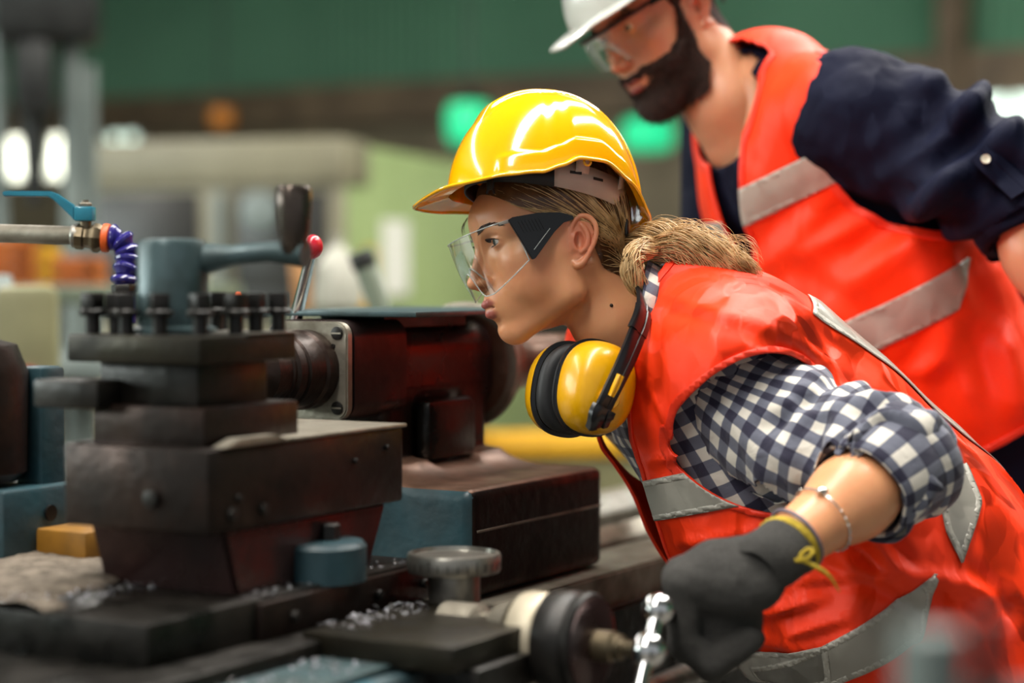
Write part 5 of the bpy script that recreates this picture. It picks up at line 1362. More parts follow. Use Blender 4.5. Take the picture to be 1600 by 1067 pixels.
# ================================================================== hard hat
def circ_interp(phi, tab):
    """phi in degrees 0..180 (mirrored), smooth interpolation"""
    xs = np.array([t[0] for t in tab], float); ys_ = np.array([t[1] for t in tab], float); a = np.abs((phi + 180) % 360 - 180)
    i = np.clip(np.searchsorted(xs, a, side='right') - 1, 0, len(xs) - 2); t = (a - xs[i]) / (xs[i + 1] - xs[i]); t = t * t * (3 - 2 * t) * .6 + t * .4
    return ys_[i] + (ys_[i + 1] - ys_[i]) * t
def hard_hat(M, name, label, m, strap_front='black_foam', strap='strap_white', dims=(12., 10.2, 11.3)):
    a_, b_, c_ = dims; root = empty(name, (M @ Vector((0, 0, -.02))), 0, label, 'hard hat')
    edge = [(0, -2.0), (30, -1.5), (55, -.9), (72, -.7), (82, .2), (92, 1.3), (108, 1.4), (125, .0), (150, -2.4), (180, -3.3)]
    bw = [(0, 4.3), (20, 4.0), (40, 2.9), (60, 1.7), (80, 1.2), (110, 1.0), (180, 1.2)]; bd = [(0, -1.7), (40, -1.0), (70, -.45), (100, -.4), (180, -1.1)]
    NP = 240; NT = 64; V = []
    phi = np.linspace(0, 360, NP, endpoint=False); pr = np.radians(phi); ze = circ_interp(phi, edge); w = circ_interp(phi, bw); dr = circ_interp(phi, bd)
    for i in range(NT):
        t = i / (NT - 1)
        tau = t * math.pi / 2 * 1.0; rho = math.sin(tau) ** .86; zz = c_ * math.cos(tau) ** 1.05 if tau < math.pi / 2 - 1e-6 else 0.
        zt = np.where(t < .6, zz, 0); 
        # stretch the lower part so the dome ends on the edge curve
        z = ze + (c_ - ze) * (zz / c_); x = a_ * rho * np.cos(pr); y = b_ * rho * np.sin(pr)
        rd = np.sqrt((x / a_) ** 2 + (y / b_) ** 2 + (z / c_) ** 2) + 1e-6; n = np.stack([x / a_ ** 2, y / b_ ** 2, np.maximum(z, 0) / c_ ** 2], 1); n /= np.linalg.norm(n, axis=1, keepdims=True) + 1e-9
        crest = smoothstep(2.6, 1.9, np.abs(y) + .0) * smoothstep(9.2, 7.2, x) * .55
        crest += .16 * np.exp(-((np.abs(y) - 3.3 - .12 * (7 - x) * (x < 7)) / .16) ** 2) * smoothstep(8.5, 7, x) * smoothstep(-9, -7, x)
        gut = .28 * smoothstep(.35, .0, np.abs(np.clip(z - ze, 0, 9) - .9) - 1.15) * smoothstep(42, 50, np.abs((phi + 180) % 360 - 180)) * smoothstep(176, 160, np.abs((phi + 180) % 360 - 180))
        V.append(np.stack([x, y, z], 1) + n * (crest + gut)[:, None])
    base = V[-1].copy(); out = np.stack([np.cos(pr) * (1 / a_), np.sin(pr) * (1 / b_)], 1); out /= np.linalg.norm(out, axis=1, keepdims=True)
    for q in (.12, .35, .6, .8, .93, 1.0):
        p = base.copy(); p[:, :2] += out * (w * q)[:, None]; p[:, 2] += dr * q ** 1.3 - .15 * (q > .95); V.append(p)
    p = base.copy(); p[:, :2] += out * (w * 1.0 - .05)[:, None]; p[:, 2] += dr - .4; V.append(p)
    n_in = 1
    V = np.concatenate(V); NR = NT + 7; F = []
    for i in range(1, NR - 1):
        for k in range(NP): k2 = (k + 1) % NP; F.append((i * NP + k, (i + 1) * NP + k, (i + 1) * NP + k2, i * NP + k2))
    for k in range(NP): F.append((NP + k, NP + (k + 1) % NP, 0))
    V = xf(M, V * .01)
    o = mesh_obj('shell', V, F, m, sharp=50, parent=root, keep_world=True); solid(o, .0028, -1.)
    # suspension: sweat band in front, strap band behind, four hangers
    def bandpart(nm, p0, p1, mm, zoff=0, hh=2.6, ra=9.9, rb=8.0):
        ph = np.radians(np.linspace(p0, p1, 60)); zc = -1.2 - 1.3 * (1 - np.cos(ph)) * .9 + zoff; VV_ = []
        for q in (0, 1): VV_.append(np.stack([ra * np.cos(ph) - .2, rb * np.sin(ph), zc + (hh if q else 0) + 0 * ph], 1))
        VV_ = np.concatenate(VV_); FF = [(i, i + 1, 60 + i + 1, 60 + i) for i in range(59)]
        return solid(mesh_obj(nm, xf(M, VV_ * .01), FF, mm, sharp=0, parent=root, keep_world=True), .002, 0.)
    bandpart('sweat_band', -82, 82, strap_front, hh=2.4, ra=10., rb=8.1)
    hb = bandpart('head_band', 80, 280, strap, .1, 3.4, ra=10., rb=8.15)
    for ph in (38, 100, 142, -38, -100, -142):
        c, s = math.cos(R(ph)), math.sin(R(ph)); P_ = [(9.9 * c - .2, 8.0 * s, -1.2 - 1.1 * (1 - c) + 2.2), (10.2 * c - .1, 8.6 * s, 1.6 - .8 * (1 - c)), (10.3 * c, 8.8 * s, 3.2), (9.4 * c, 8.1 * s, 5.2)]
        C = np.array(spline(P_, 10)); tn = np.array([-s, c, 0]) * .9; VV_ = np.concatenate([C - tn, C + tn]); FF = [(i, i + 1, 10 + i + 1, 10 + i) for i in range(9)]
        solid(mesh_obj('hanger_strap', xf(M, VV_ * .01), FF, strap, parent=root, keep_world=True), .002, 0.)
    for ph in (95, 113):            # slots in the strap band
        c, s = math.cos(R(ph)), math.sin(R(ph)); b = MB().box(-.75, .75, -.05, .05, -.16, .16); Mx = M @ Matrix.Translation(Vector((10.2 * c - .2, 8.3 * s, -1.2 - 1.17 * (1 - c) + 2.3)) * .01) @ Matrix.Rotation(R(ph - 90), 4, 'Z') @ Matrix.Scale(.01, 4)
        for v in b.bm.verts: v.co = Mx @ v.co
        b.build('strap_slot', 'black_foam', hb, keep_world=True)
    for ph in (36, 150, -150):
        c, s = math.cos(R(ph)), math.sin(R(ph)); zz = -1.9 if abs(ph) < 90 else -5.2
        b = MB().box(-.5, .5, -.15, .15, -.7, .9, .1).cyl((0, 0, .2), (.5, 0, -1.1), .18, n=8).cyl((-.2, 0, -.2), (-.6, .0, -1.2), .16, n=8); Mx = M @ Matrix.Translation(Vector((10.6 * c, 9. * s, zz)) * .01) @ Matrix.Rotation(R(ph - 90), 4, 'Z') @ Matrix.Scale(.01, 4)
        for v in b.bm.verts: v.co = Mx @ v.co
        b.build('clip', 'black_foam', root, keep_world=True)
    for s in (-1, 1):               # chin-strap eyelet
        c, q = math.cos(R(97)), s * math.sin(R(97)); P_ = [Vector((0, 0, .0)) + Vector((math.cos(k / 16 * 6.283) * .42, 0, math.sin(k / 16 * 6.283) * .42)) for k in range(17)]
        b = MB().tube(P_, .16, 8, cap=False); Mx = M @ Matrix.Translation(Vector((a_ * c * 1.06, b_ * q * 1.07, .55)) * .01) @ Matrix.Scale(.01, 4)
        for v in b.bm.verts: v.co = Mx @ v.co
        b.build('strap_eyelet', m, root, keep_world=True)
    return root
hatc = hp(-.6, 0, 0); 
def yp(yaw, pitch, c, roll=0.):
    F_ = Vector((-math.cos(R(yaw)), -math.sin(R(yaw)), 0)); L_ = Vector((0, 0, 1)).cross(F_); Rm = Matrix((F_, L_, Vector((0, 0, 1)))).transposed() @ Matrix.Rotation(R(pitch), 3, 'Y') @ Matrix.Rotation(R(roll), 3, 'X')
    return Matrix.Translation(Vector(c)) @ Rm.to_4x4()
MH = yp(18, -5, at(850, 291, 2.437), 11)
hard_hat(MH, 'hard_hat', 'glossy yellow hard hat with raised crest', 'helmet_yellow')

# ================================================================== safety glasses
def clear_mat(name, tintc, edge=.5):
    m = bpy.data.materials.new(name); m.use_nodes = True; nt = m.node_tree; N = nt.nodes; L = nt.links
    for n_ in list(N):
        if n_.type == 'BSDF_PRINCIPLED': N.remove(n_)
    tr = N.new('ShaderNodeBsdfTransparent'); tr.inputs[0].default_value = lin(tintc); gl = N.new('ShaderNodeBsdfGlossy'); gl.inputs['Roughness'].default_value = .06; gl.inputs[0].default_value = (1, 1, 1, 1)
    fr = N.new('ShaderNodeFresnel'); fr.inputs[0].default_value = 1.38; mx = N.new('ShaderNodeMixShader'); fm = N.new('ShaderNodeMath'); fm.operation = 'MULTIPLY_ADD'; fm.inputs[1].default_value = edge; fm.inputs[2].default_value = .01; L.new(fr.outputs[0], fm.inputs[0]); L.new(fm.outputs[0], mx.inputs[0]); L.new(tr.outputs[0], mx.inputs[1]); L.new(gl.outputs[0], mx.inputs[2])
    L.new(mx.outputs[0], N['Material Output'].inputs['Surface']); MATS[name] = m; return m
clear_mat('clear_lens', 'f6f8f6', .45); 
def lens_surface(M, prm, name, m, parent, n=72, k=20, notch=True):
    x0, rx, xb, rb, wy, zt0, zt1, zb0, zb1 = prm; V = []
    ph = np.radians(np.linspace(-90, 90, n)); c = np.cos(ph); s = np.sin(ph); cc = np.maximum(c, 0) ** .75; y = wy * np.sign(s) * np.abs(s) ** .85
    xt = x0 + rx * cc; xbt = xb + rb * cc; zt = zt0 + (zt1 - zt0) * cc; zb = zb0 + (zb1 - zb0) * np.minimum(1, cc * 1.15)
    if notch: zb = zb + (3.3 * np.exp(-(np.abs(y) / 1.7) ** 3))
    for j in range(k + 1):
        t = j / k; bulge = .35 * math.sin(t * math.pi) * cc
        V.append(np.stack([xt + (xbt - xt) * t * (zb - zt) / (zb1 - zt1 if abs(zb1 - zt1) > .1 else 1) + bulge, y, zt + (zb - zt) * t], 1))
    V = np.concatenate(V); F = [(j * n + i, j * n + i + 1, (j + 1) * n + i + 1, (j + 1) * n + i) for j in range(k) for i in range(n - 1)]
    o = mesh_obj(name, xf(M, V * .01), F, m, sharp=0, parent=parent, keep_world=True)
    # rolled rim of the lens
    W = xf(M, V * .01).reshape(k + 1, n, 3); loop = list(W[0]) + list(W[1:, -1]) + list(W[-1, ::-1][1:]) + list(W[::-1, 0][1:])
    return o, W, loop
sg_ = empty('safety_glasses', hp(10, 0, 3), 0, 'clear wraparound safety glasses with wide black arms', 'glasses')
lens, W, loop = lens_surface(MW, (6.5, 5.8, 5.3, 5.5, 7.35, 4.9, 4.5, -.3, -3.0), 'lens', 'clear_lens', sg_)
mat('lens_edge', 'c4cac7', rough=.12); _b = MATS['lens_edge'].node_tree.nodes['Principled BSDF']; _b.inputs['Alpha'].default_value = .5
MB().tube(loop, .0009, 6, cap=False).build('lens_rim', 'lens_edge', lens, keep_world=True)
for s in (1, -1):
    b = MB(); yo = 7.55 * s
    outl = [(7.0, 4.85), (6.4, 5.05), (3.2, 4.85), (.6, 4.3), (-.9, 3.6), (-.9, 3.1), (.4, 3.0), (1.8, 2.2), (5.0, -.35), (5.4, -.35)]
    b.prism(outl, 1, 7.3 * s, 7.75 * s, .08)
    for v in b.bm.verts: v.co = MW @ (v.co * .01)
    arm_ = b.build('temple_arm', 'black_plastic', sg_, keep_world=True)
    for k in range(7):
        bb = MB().box(-.03, .03, -.04, .04, -.75, .75); Mx = MW @ Matrix.Translation(Vector((5.7 - k * .42, 7.78 * s, 3.7 - k * .04)) * .01) @ Matrix.Rotation(R(14), 4, 'Y') @ Matrix.Scale(.01, 4)
        for v in bb.bm.verts: v.co = Mx @ v.co
        bb.build('grip_rib', 'black_foam', arm_, keep_world=True)
    bb = MB().cyl((4.9, 7.8 * s, .7), (2.3, 7.8 * s, 2.7), .05, n=8)
    for v in bb.bm.verts: v.co = MW @ (v.co * .01)
    bb.build('edge_line', 'lens_edge', arm_, keep_world=True)
    bb = MB().box(6.4, 8.0, 7.0 * s - .12, 7.0 * s + .12, 4.55, 4.85, .05).cyl((6.4, 7.2 * s, 4.2), (5.7, 7.2 * s, .6), .07, n=8)
    for v in bb.bm.verts: v.co = MW @ (v.co * .01)
    bb.build('hinge', 'lens_edge', sg_, keep_world=True)
b = MB().tube(spline([hp(9.9, -1.5, -.9), hp(10.7, -1.1, .4), hp(10.9, 0, .95), hp(10.7, 1.1, .4), hp(9.9, 1.5, -.9)], 20), .0012, 8); b.build('nose_bridge', 'lens_edge', sg_, keep_world=True)

# ================================================================== ear defenders hanging at the neck
ed = empty('ear_defenders', at(930, 610, 2.37), 0, 'yellow ear defenders with black band hung round the neck', 'ear defenders')
cn = Vector((.36, -.93, .05)).normalized(); cc_ = at(930, 606, 2.33)
def cup(c, n, parent_root, up=Vector((.22, 0, 1))):
    up = (up - n * up.dot(n)).normalized(); sd = up.cross(n); Mx = Matrix.Translation(c) @ Matrix((sd, up, n)).transposed().to_4x4()
    prof = [(1.0, -.012), (1.02, -.004), (1.02, .004), (.99, .014), (.93, .024), (.82, .033), (.66, .039), (.42, .043), (.12, .0445), (0.001, .0446)]
    def dome(prof, rx, ry, name, m):
        V = []; F = []; n_ = 56
        for (r_, h_) in prof:
            for k in range(n_):
                a = 2 * math.pi * k / n_; ca, sa = math.cos(a), math.sin(a); q = (abs(ca) ** 2.4 + abs(sa) ** 2.4) ** (-1 / 2.4)
                V.append(Mx @ Vector((rx * r_ * q * ca, ry * r_ * q * sa, h_)))
        for i in range(len(prof) - 1):
            for k in range(n_): k2 = (k + 1) % n_; F.append((i * n_ + k, i * n_ + k2, (i + 1) * n_ + k2, (i + 1) * n_ + k))
        return mesh_obj(name, V, F, m, parent=parent_root, keep_world=True, sharp=60)
    sh = dome(prof, .0435, .054, 'cup_shell', 'muff_yellow')
    dome([(.5, -.034), (.8, -.034), (.95, -.031), (1.0, -.024), (.97, -.016), (.93, -.011)], .0435, .054, 'ear_cushion', 'black_foam')
    dome([(.98, -.015), (1.07, -.013), (1.07, -.009), (.98, -.007)], .0435, .054, 'cup_rim', 'black_plastic')
    return sh, Mx
sh1, Mx1 = cup(cc_, cn, ed); sh2, Mx2 = cup(cc_ - cn * .062 + Vector((-.012, 0, -.002)), -cn, ed)
# recess and slider on the near cup
MB().lathe([(.001, .0), (.012, .0005), (.0135, .003), (.012, .005), (.001, .005)], (0, -.012, .043), (0, 0, 1), 24, M=Mx1).build('pivot_boss', 'muff_yellow', sh1, keep_world=True)
def bandstrip(ctrl, wid, thick, name, m, parent, n=60, nrm=None):
    C = np.array(spline(ctrl, n)); T = np.gradient(C, axis=0); T /= np.linalg.norm(T, axis=1, keepdims=True); NN = np.array(spline(nrm, n)); NN = NN - T * (NN * T).sum(1)[:, None]; NN /= np.linalg.norm(NN, axis=1, keepdims=True)
    S_ = np.cross(T, NN); W_ = np.interp(np.linspace(0, 1, n), np.linspace(0, 1, len(wid)), wid)[:, None] / 2; V = []; F = []
    sec = [(-1, 0), (-1, 1), (-.75, 1.25), (-.3, 1.25), (-.25, 1.0), (.25, 1.0), (.3, 1.25), (.75, 1.25), (1, 1), (1, 0)]; k = len(sec)
    for (a, b_) in sec: V.append(C + S_ * W_ * a + NN * thick * b_)
    V = np.stack(V, 1).reshape(-1, 3)
    for i in range(n - 1):
        for j in range(k): j2 = (j + 1) % k; F.append((i * k + j, i * k + j2, (i + 1) * k + j2, (i + 1) * k + j))
    F.append(tuple(range(k))); F.append(tuple((n - 1) * k + j for j in range(k))[::-1])
    return mesh_obj(name, V, F, m, parent=parent, keep_world=True, sharp=35)
p_ = [A(936, 646, 2.272), A(953, 612, 2.272), A(978, 560, 2.285), A(997, 510, 2.305), A(1003, 478, 2.325), A(995, 450, 2.36), A(988, 432, 2.41), A(984, 428, 2.47), A(975, 450, 2.53), A(955, 500, 2.55), A(915, 560, 2.53), A(890, 610, 2.5)]
nn = [(.55, -.8, .1), (.55, -.8, .15), (.6, -.75, .25), (.75, -.6, .25), (.85, -.5, .2), (.9, -.3, .3), (.9, 0, .4), (.9, .2, .4), (.8, .6, .2), (.5, .85, 0), (0, 1, 0), (-.4, .9, 0)]
hb_ = bandstrip(p_, [.021, .021, .023, .025, .027, .027, .027, .026, .024, .022, .02, .02], .0045, 'neck_band', 'black_plastic', ed, nrm=nn, n=90)
bandstrip([A(930, 662, 2.272), A(936, 648, 2.264), A(942, 636, 2.264)], [.029, .031, .029], .008, 'band_clip', 'black_plastic', ed, nrm=[nn[0]] * 3, n=12)
bandstrip([A(953, 618, 2.266), A(960, 604, 2.266), A(968, 586, 2.268)], [.006, .008, .008], .0045, 'slider', 'muff_yellow', ed, nrm=[nn[1]] * 3, n=12)
bandstrip([A(992, 520, 2.3), A(999, 500, 2.308), A(1002, 485, 2.318)], [.029, .03, .029], .006, 'band_joint', 'black_plastic', ed, nrm=[nn[3], nn[4], nn[4]], n=16)
# ================================================================== MAN standing behind her
skin_mat('skin_m', 'c9946f', 'c06a50', '8e4a42')
mat('beard', '4a3124', '23160f', rough=.7, scale=260, bump=.9, bscale=420, detail=6)
mat('helmet_white', 'c4c4bd', 'bcbcb4', rough=.2, coat=.4)
cloth_mat('shirt_navy', '10142a', '0b0e20', .75, .5, 1., seed=3., spec=.12)
cloth_mat('vest_orange_plain', 'fb3d10', 'f8350b', .5, .35, .8, seed=7.)
cloth_mat('reflective_tape_soft', 'aea79c', '9e978c', .35, .3, 1.1, .2, seed=2.)
mat('button', 'cfc9b4', 'b8b29c', rough=.25)
mat('eyeglass_black', '0c0d10', rough=.3)
HS = 1.05
MM = head_matrix(at(1080, 22, 2.93), 37, 29, 14, half=.0714, scale=HS)
def hm(x, y, z): return np.array(MM)[:3, :3] @ (np.array([x, y, z]) * .01) + np.array(MM)[:3, 3]
DM = 2.99
mps = R(27); mle = R(33)
mf = vec((-math.cos(mps), -math.sin(mps), 0)); mL = vec((math.sin(mps), -math.cos(mps), 0)); mU = math.sin(mle) * mf + math.cos(mle) * wZ; mF = math.cos(mle) * mf - math.sin(mle) * wZ
MT = [A(1195, 150, DM), A(1262, 270, DM), A(1360, 455, DM), A(1468, 640, DM + .01), A(1530, 760, DM + .03), A(1580, 860, DM + .04)]
MU = [.12, .198, .2, .192, .19, .19]; MV = [.09, .13, .138, .135, .13, .13]
MSH = A(1345, 172, 2.83); MEL = A(1592, 296, 2.72); MWR = A(1700, 545, 2.62); MSR = MSH - mL * .37 - mf * .03
mfd = (MWR - MEL) / np.linalg.norm(MWR - MEL); max_ = (MEL - MSH) / np.linalg.norm(MEL - MSH); MLS = np.linalg.norm(MEL - MSH)
mV, mF_, mlip, mtint = head_mesh(dict(jaw=1.12, brow=.95, nose=1.03, neck=5.8, ear=1.05, chinz=1.06), MM, [(at(1140, 165, 2.98), .062), (at(1190, 235, 3.0), .075)], h=.17)
mVw = xf(MM, mV * .01)
mER = MSR - wZ * .26 + mf * .02; mWRr = mER - wZ * .22 + mf * .08
mhip = A(1590, 900, DM + .05); mleg = []
for s in (1, -1):
    h_ = mhip + mL * .1 * s; mleg.append((h_, vec((h_[0] + .03, h_[1] + .02, .5)), vec((h_[0] + .1, h_[1] + .04, .11))))
g = Grid((-.1, 2.2, .0), (1.35, 3.6, 1.75), .015)
for i in range(5): g.add(econe(MT[i], MT[i + 1], mL, MU[i] * .86, MV[i] * .84, MU[i + 1] * .86, MV[i + 1] * .84), .06)
g.add(econe(MT[5], mhip, mL, .16, .11, .17, .12), .05)
for (a, b_, r0, r1) in ((MT[1], MSH, .08, .06), (MSH, MEL, .06, .05), (MEL, MEL + mfd * .1, .05, .052), (MEL + mfd * .1, MWR - mfd * .03, .052, .034), (MT[1], MSR, .08, .06), (MSR, mER, .06, .05), (mER, mWRr, .05, .034), (mWRr, mWRr + (mWRr - mER) * .35, .036, .03)): g.add(cone(a, b_, r0, r1), .04)
for (h_, k_, a_) in mleg: g.add(cone(h_, k_, .09, .062), .04); g.add(cone(k_, a_, .06, .045), .03); g.add(cone(a_, a_ + vec((-.14, -.1, -.06)), .046, .042), .03)
bV, bF = g.mesh(); bV = smooth_v(bV, bF, 1)
# near hand hanging loosely, finer mesh: palm, four curled fingers, thumb
g = Grid(np.minimum(MWR - mfd * .12, MWR + mfd * .22) - .09, np.maximum(MWR - mfd * .12, MWR + mfd * .22) + .09, .0035)
hs = mf - mfd * (mf @ mfd); hs /= np.linalg.norm(hs); hn = np.cross(mfd, hs); hn = hn if hn @ mL > 0 else -hn        # hs across the palm, hn out of its back
g.add(cone(MEL + mfd * .1, MWR, .051, .031)); g.add(econe(MWR, MWR + mfd * .085, hs, .028, .021, .041, .017), .02)
for q, (o_, L_) in enumerate(((.031, .07), (.011, .08), (-.010, .075), (-.030, .06))):
    p0 = MWR + mfd * .085 + hs * o_; p1 = p0 + mfd * L_ * .5 - hn * .006; p2 = p1 + mfd * L_ * .3 - hn * .018; p3 = p2 + mfd * L_ * .12 - hn * .02
    g.add(cone(p0 - mfd * .015, p1, .0112, .0098), .006); g.add(cone(p1, p2, .0098, .009), .003); g.add(cone(p2, p3, .009, .008), .003)
t0 = MWR + mfd * .03 + hs * .028; t1 = t0 + mfd * .04 + hs * .026 - hn * .008; t2 = t1 + mfd * .034 + hs * .004 - hn * .012
g.add(cone(t0, t1, .0155, .0125), .012); g.add(cone(t1, t2, .0125, .0098), .004)
hV, hF = g.mesh(); bF = np.concatenate([bF, hF + len(bV)]); bV = np.concatenate([bV, hV])
aV = np.concatenate([mVw, bV]); aF = np.concatenate([mF_, bF + len(mVw)])
man = mesh_obj('person', aV, aF, 'skin_m', sharp=0); z_ = np.zeros(len(bV)); set_attr(man, 'lip', np.concatenate([mlip, z_])); set_attr(man, 'tint', np.concatenate([mtint, z_]))
tag(man, 'bearded person in white hard hat and navy shirt looking down', 'person')
eyes(MM, man, '3a4a52')
# beard
def beardfield(V):
    x, z, y = V[:, 0], V[:, 2], np.abs(V[:, 1])
    top = np.interp(x, [.4, 1.6, 2.6, 4.0, 6.0, 7.6, 9.0, 10.8], [4.0, 3.2, .4, -1.6, -2.6, -2.7, -2.65, -2.5])
    f = np.minimum(top - z, x - np.interp(z, [-10, -6, -3, 2, 5], [-1.0, -.6, .35, 1.2, 1.7]))
    f = np.minimum(f, z + np.interp(x, [0, 3, 6, 9], [8.2, 10.3, 11., 12]))
    lipz = np.sqrt(((z + 4.45) / .95) ** 2 + (y / 2.5) ** 2) - 1
    f = np.where(x > 7.2, np.minimum(f, lipz * .9), f)
    f = np.where((x > 7) & (z > -2.9) & (y < 1.8), -1, f)
    return f
bf_ = beardfield(mV) + .25 * vnoise(mV * 2.2, 4); V, F, N_, fe = clip(mV, mF_, np.where(np.abs(mV[:, 1]) < 7.0, bf_, -1), (vnormals(mV, mF_), bf_[:, None]))
ch_ = smoothstep(-4, -8, V[:, 2]) * .55
V = V + N_ * ((.1 + .42 * smoothstep(0, 1.4, fe[:, 0]) + ch_) + .12 * fbm(V * 4, 5))[:, None]
beard = mesh_obj('beard', xf(MM, V * .01), F, 'beard', sharp=0, parent=man, keep_world=True)
pt = []; Nw = N_ @ np.array(MM)[:3, :3].T
ids = RNG.choice(len(V), 2600); Vw = xf(MM, V * .01)
for i in ids:
    n_ = N_[i] + RNG.normal(size=3) * .35 + np.array([.1, 0, -.6]); n_ /= np.linalg.norm(n_); L_ = .35 + .4 * RNG.random()
    pt.append(xf(MM, np.array([V[i] - n_ * .1, V[i] + n_ * L_ * .5, V[i] + n_ * L_ + np.array([0, 0, -.12])]) * .01))
V2, F2 = strands(pt, .0005); mesh_obj('beard_hair', V2, F2, 'beard', sharp=0, parent=beard, keep_world=True)
# short hair and brows
def hf2(V):
    x, z = V[:, 0], V[:, 2]; return z - np.interp(x, [-11, -6, -3.4, -2.6, -.5, 1.0, 2.2, 3.2, 5.0, 7.5], [-5.5, -5.0, -3.2, 2.5, 3.9, 2.0, 2.2, 5.5, 7.2, 9.0])
f_ = hf2(mV); V, F, N_ = clip(mV, mF_, np.where(np.abs(mV[:, 1]) < 7.6, f_, -1), (vnormals(mV, mF_),)); V = V + N_ * (.12 + .08 * fbm(V * 5, 3))[:, None]
mesh_obj('hair', xf(MM, V * .01), F, 'beard', sharp=0, parent=man, keep_world=True)
pt = []
mN = vnormals(mVw, mF_); fr_ = mV[:, 0] > 4
for s in (-1, 1):
    for k in range(170):
        u = RNG.random(); b0 = np.array([9.4 - 2.1 * u ** 1.6, s * (1.2 + 4.2 * u), 4.5 + .5 * math.sin(u * 2.4) - .4 * u ** 3 + (RNG.random() - .5) * (.8 - .4 * u)]); P_ = []
        for q in range(3):
            p = hm(*(b0 + np.array([-.15, s * .4, .1]) * q * .6)); j_ = np.argmin(((mVw[fr_] - p) ** 2).sum(1)); P_.append(mVw[fr_][j_] + mN[fr_][j_] * (.0006 + .0006 * q))
        pt.append(P_)
V2, F2 = strands(pt, .0006); mesh_obj('eyebrows', V2, F2, 'beard', sharp=0, parent=man, keep_world=True)
# hard hat
hard_hat(MM @ Matrix.Translation((-.002, 0, .066)) @ Matrix.Rotation(R(-9), 4, 'Y'), 'hard_hat', 'white hard hat worn low over the bearded face', 'helmet_white', 'black_foam', 'strap_white', (12.4, 10.6, 11))
# glasses with black brow bar
sm_ = empty('safety_glasses', hm(10, 0, 3), 0, 'clear safety glasses with thin black brow bar', 'glasses')
lens2, W2, loop2 = lens_surface(MM, (5.6, 5.6, 5.2, 5.2, 7.2, 4.5, 4.4, 1.5, -.9), 'lens', 'clear_lens', sm_)
MB().tube([tuple(p) for p in W2[0][::2]], .0032, 8).build('brow_bar', 'eyeglass_black', sm_, keep_world=True)
for s in (1, -1):
    b = MB().prism([(5.9, 4.8), (2, 4.7), (-1.5, 3.9), (-3.0, 2.4), (-3.0, 1.9), (-1.3, 3.3), (2, 3.9), (5.9, 4.0)], 1, 7.1 * s, 7.5 * s, .05)
    for v in b.bm.verts: v.co = MM @ (v.co * .01)
    b.build('temple_arm', 'eyeglass_black', sm_, keep_world=True)
MB().tube(spline([hm(9.9, -1.3, .6), hm(10.6, -.8, 1.6), hm(10.8, 0, 2.0), hm(10.6, .8, 1.6), hm(9.9, 1.3, .6)], 16), .0016, 8).build('nose_bridge', 'lens_edge', sm_, keep_world=True)
# ---------------------------------------------------------------- shirt
def mt_grid(grow, h, lo, hi, n=5):
    g = Grid(lo, hi, h)
    for i in range(n): g.add(econe(MT[i], MT[i + 1], mL, MU[i] + grow, MV[i] + grow, MU[i + 1] + grow, MV[i + 1] + grow), .05)
    return g
mlo, mhi = (-.05, 2.55, .75), (1.05, 3.4, 1.62)
g = mt_grid(-.008, .009, mlo, mhi); g.add(cone(MT[1] + mU * .02, MSH, .1, .08), .06); g.add(cone(MT[1] + mU * .02, MSR, .1, .08), .06)
V, F = g.mesh(); V = smooth_v(V, F, 2)
q = V - MT[1]; l, u, f = q @ mL, q @ mU, q @ mF
nkf = np.linalg.norm((V - A(1165, 190, DM - .02)) / np.array([.08, .1, .085]), axis=1) - 1
vop = np.where(f > 0, np.abs(l) - np.interp(u, [.0, .08, .2], [-.02, -.004, .035]), 1.)
V, F = clip(V, F, np.minimum(nkf * .08, vop)); mshirt = solid(mesh_obj('shirt', V, F, 'shirt_navy', sharp=0, parent=man, keep_world=True), .002); mshirt['label'] = 'dark navy shirt'
# sleeve with rolls of folded cloth
g = Grid((.3, 2.45, .95), (1.05, 3.1, 1.62), .006)
g.add(cone(MSH + vec((-.012, 0, -.02)), MEL + vec((.0, 0, -.01)), .094, .075)); g.add(cone(MEL + vec((.0, 0, -.01)), MEL + mfd * .055, .078, .07), .04); g.add(ell(MSH + vec((-.01, 0, -.005)), (.092, .09, .088)), .05)
for (px, py, d, r) in ((1448, 138, 2.76, .034), (1508, 178, 2.72, .04), (1538, 156, 2.74, .022), (1570, 222, 2.68, .03), (1600, 240, 2.66, .03), (1470, 300, 2.7, .05)): g.add(ell(A(px, py, d), (r, r * 1.4, r * .8)), .03)
V, F = g.mesh(); V = smooth_v(V, F, 2); N_ = vnormals(V, F)
e1 = wZ - max_ * (wZ @ max_); e1 /= np.linalg.norm(e1); e2 = np.cross(max_, e1); s_ = (V - MSH) @ max_; q = V - MSH - np.outer(s_, max_); th = np.arctan2(q @ e2, q @ e1)
wob = vnoise(np.stack([s_ * 9, np.cos(th), np.sin(th)], 1), 14)
V = V + N_ * (.011 * smoothstep(.05, .18, s_) * np.sin((s_ - .06 * np.cos(th - .8)) / .075 * 6.283 + 1.6 * wob) + .004 * fbm(np.stack([s_ * 20, np.cos(th) * 2, np.sin(th) * 2], 1), 3))[:, None]
endc = .062 - (V - MEL) @ mfd; cl_ = MSH + np.outer(np.clip((V - MSH) @ max_, 0, MLS - .02), max_); endc = np.where(np.linalg.norm(V - cl_, axis=1) < .1, np.maximum(endc, .02), endc)
V, F = clip(V, F, endc); msl = solid(mesh_obj('sleeve', V, F, 'shirt_navy', sharp=0, parent=mshirt, keep_world=True), .002)
cuff('rolled_cuff', MEL + mfd * .02, mfd, [(.0, .07), (-.002, .08), (.01, .083), (.03, .081), (.046, .078), (.05, .072), (.044, .066)], wZ, 'shirt_navy', mshirt, seed=5, wav=.005)
cam_ = vec((0, 0, CAM_Z))
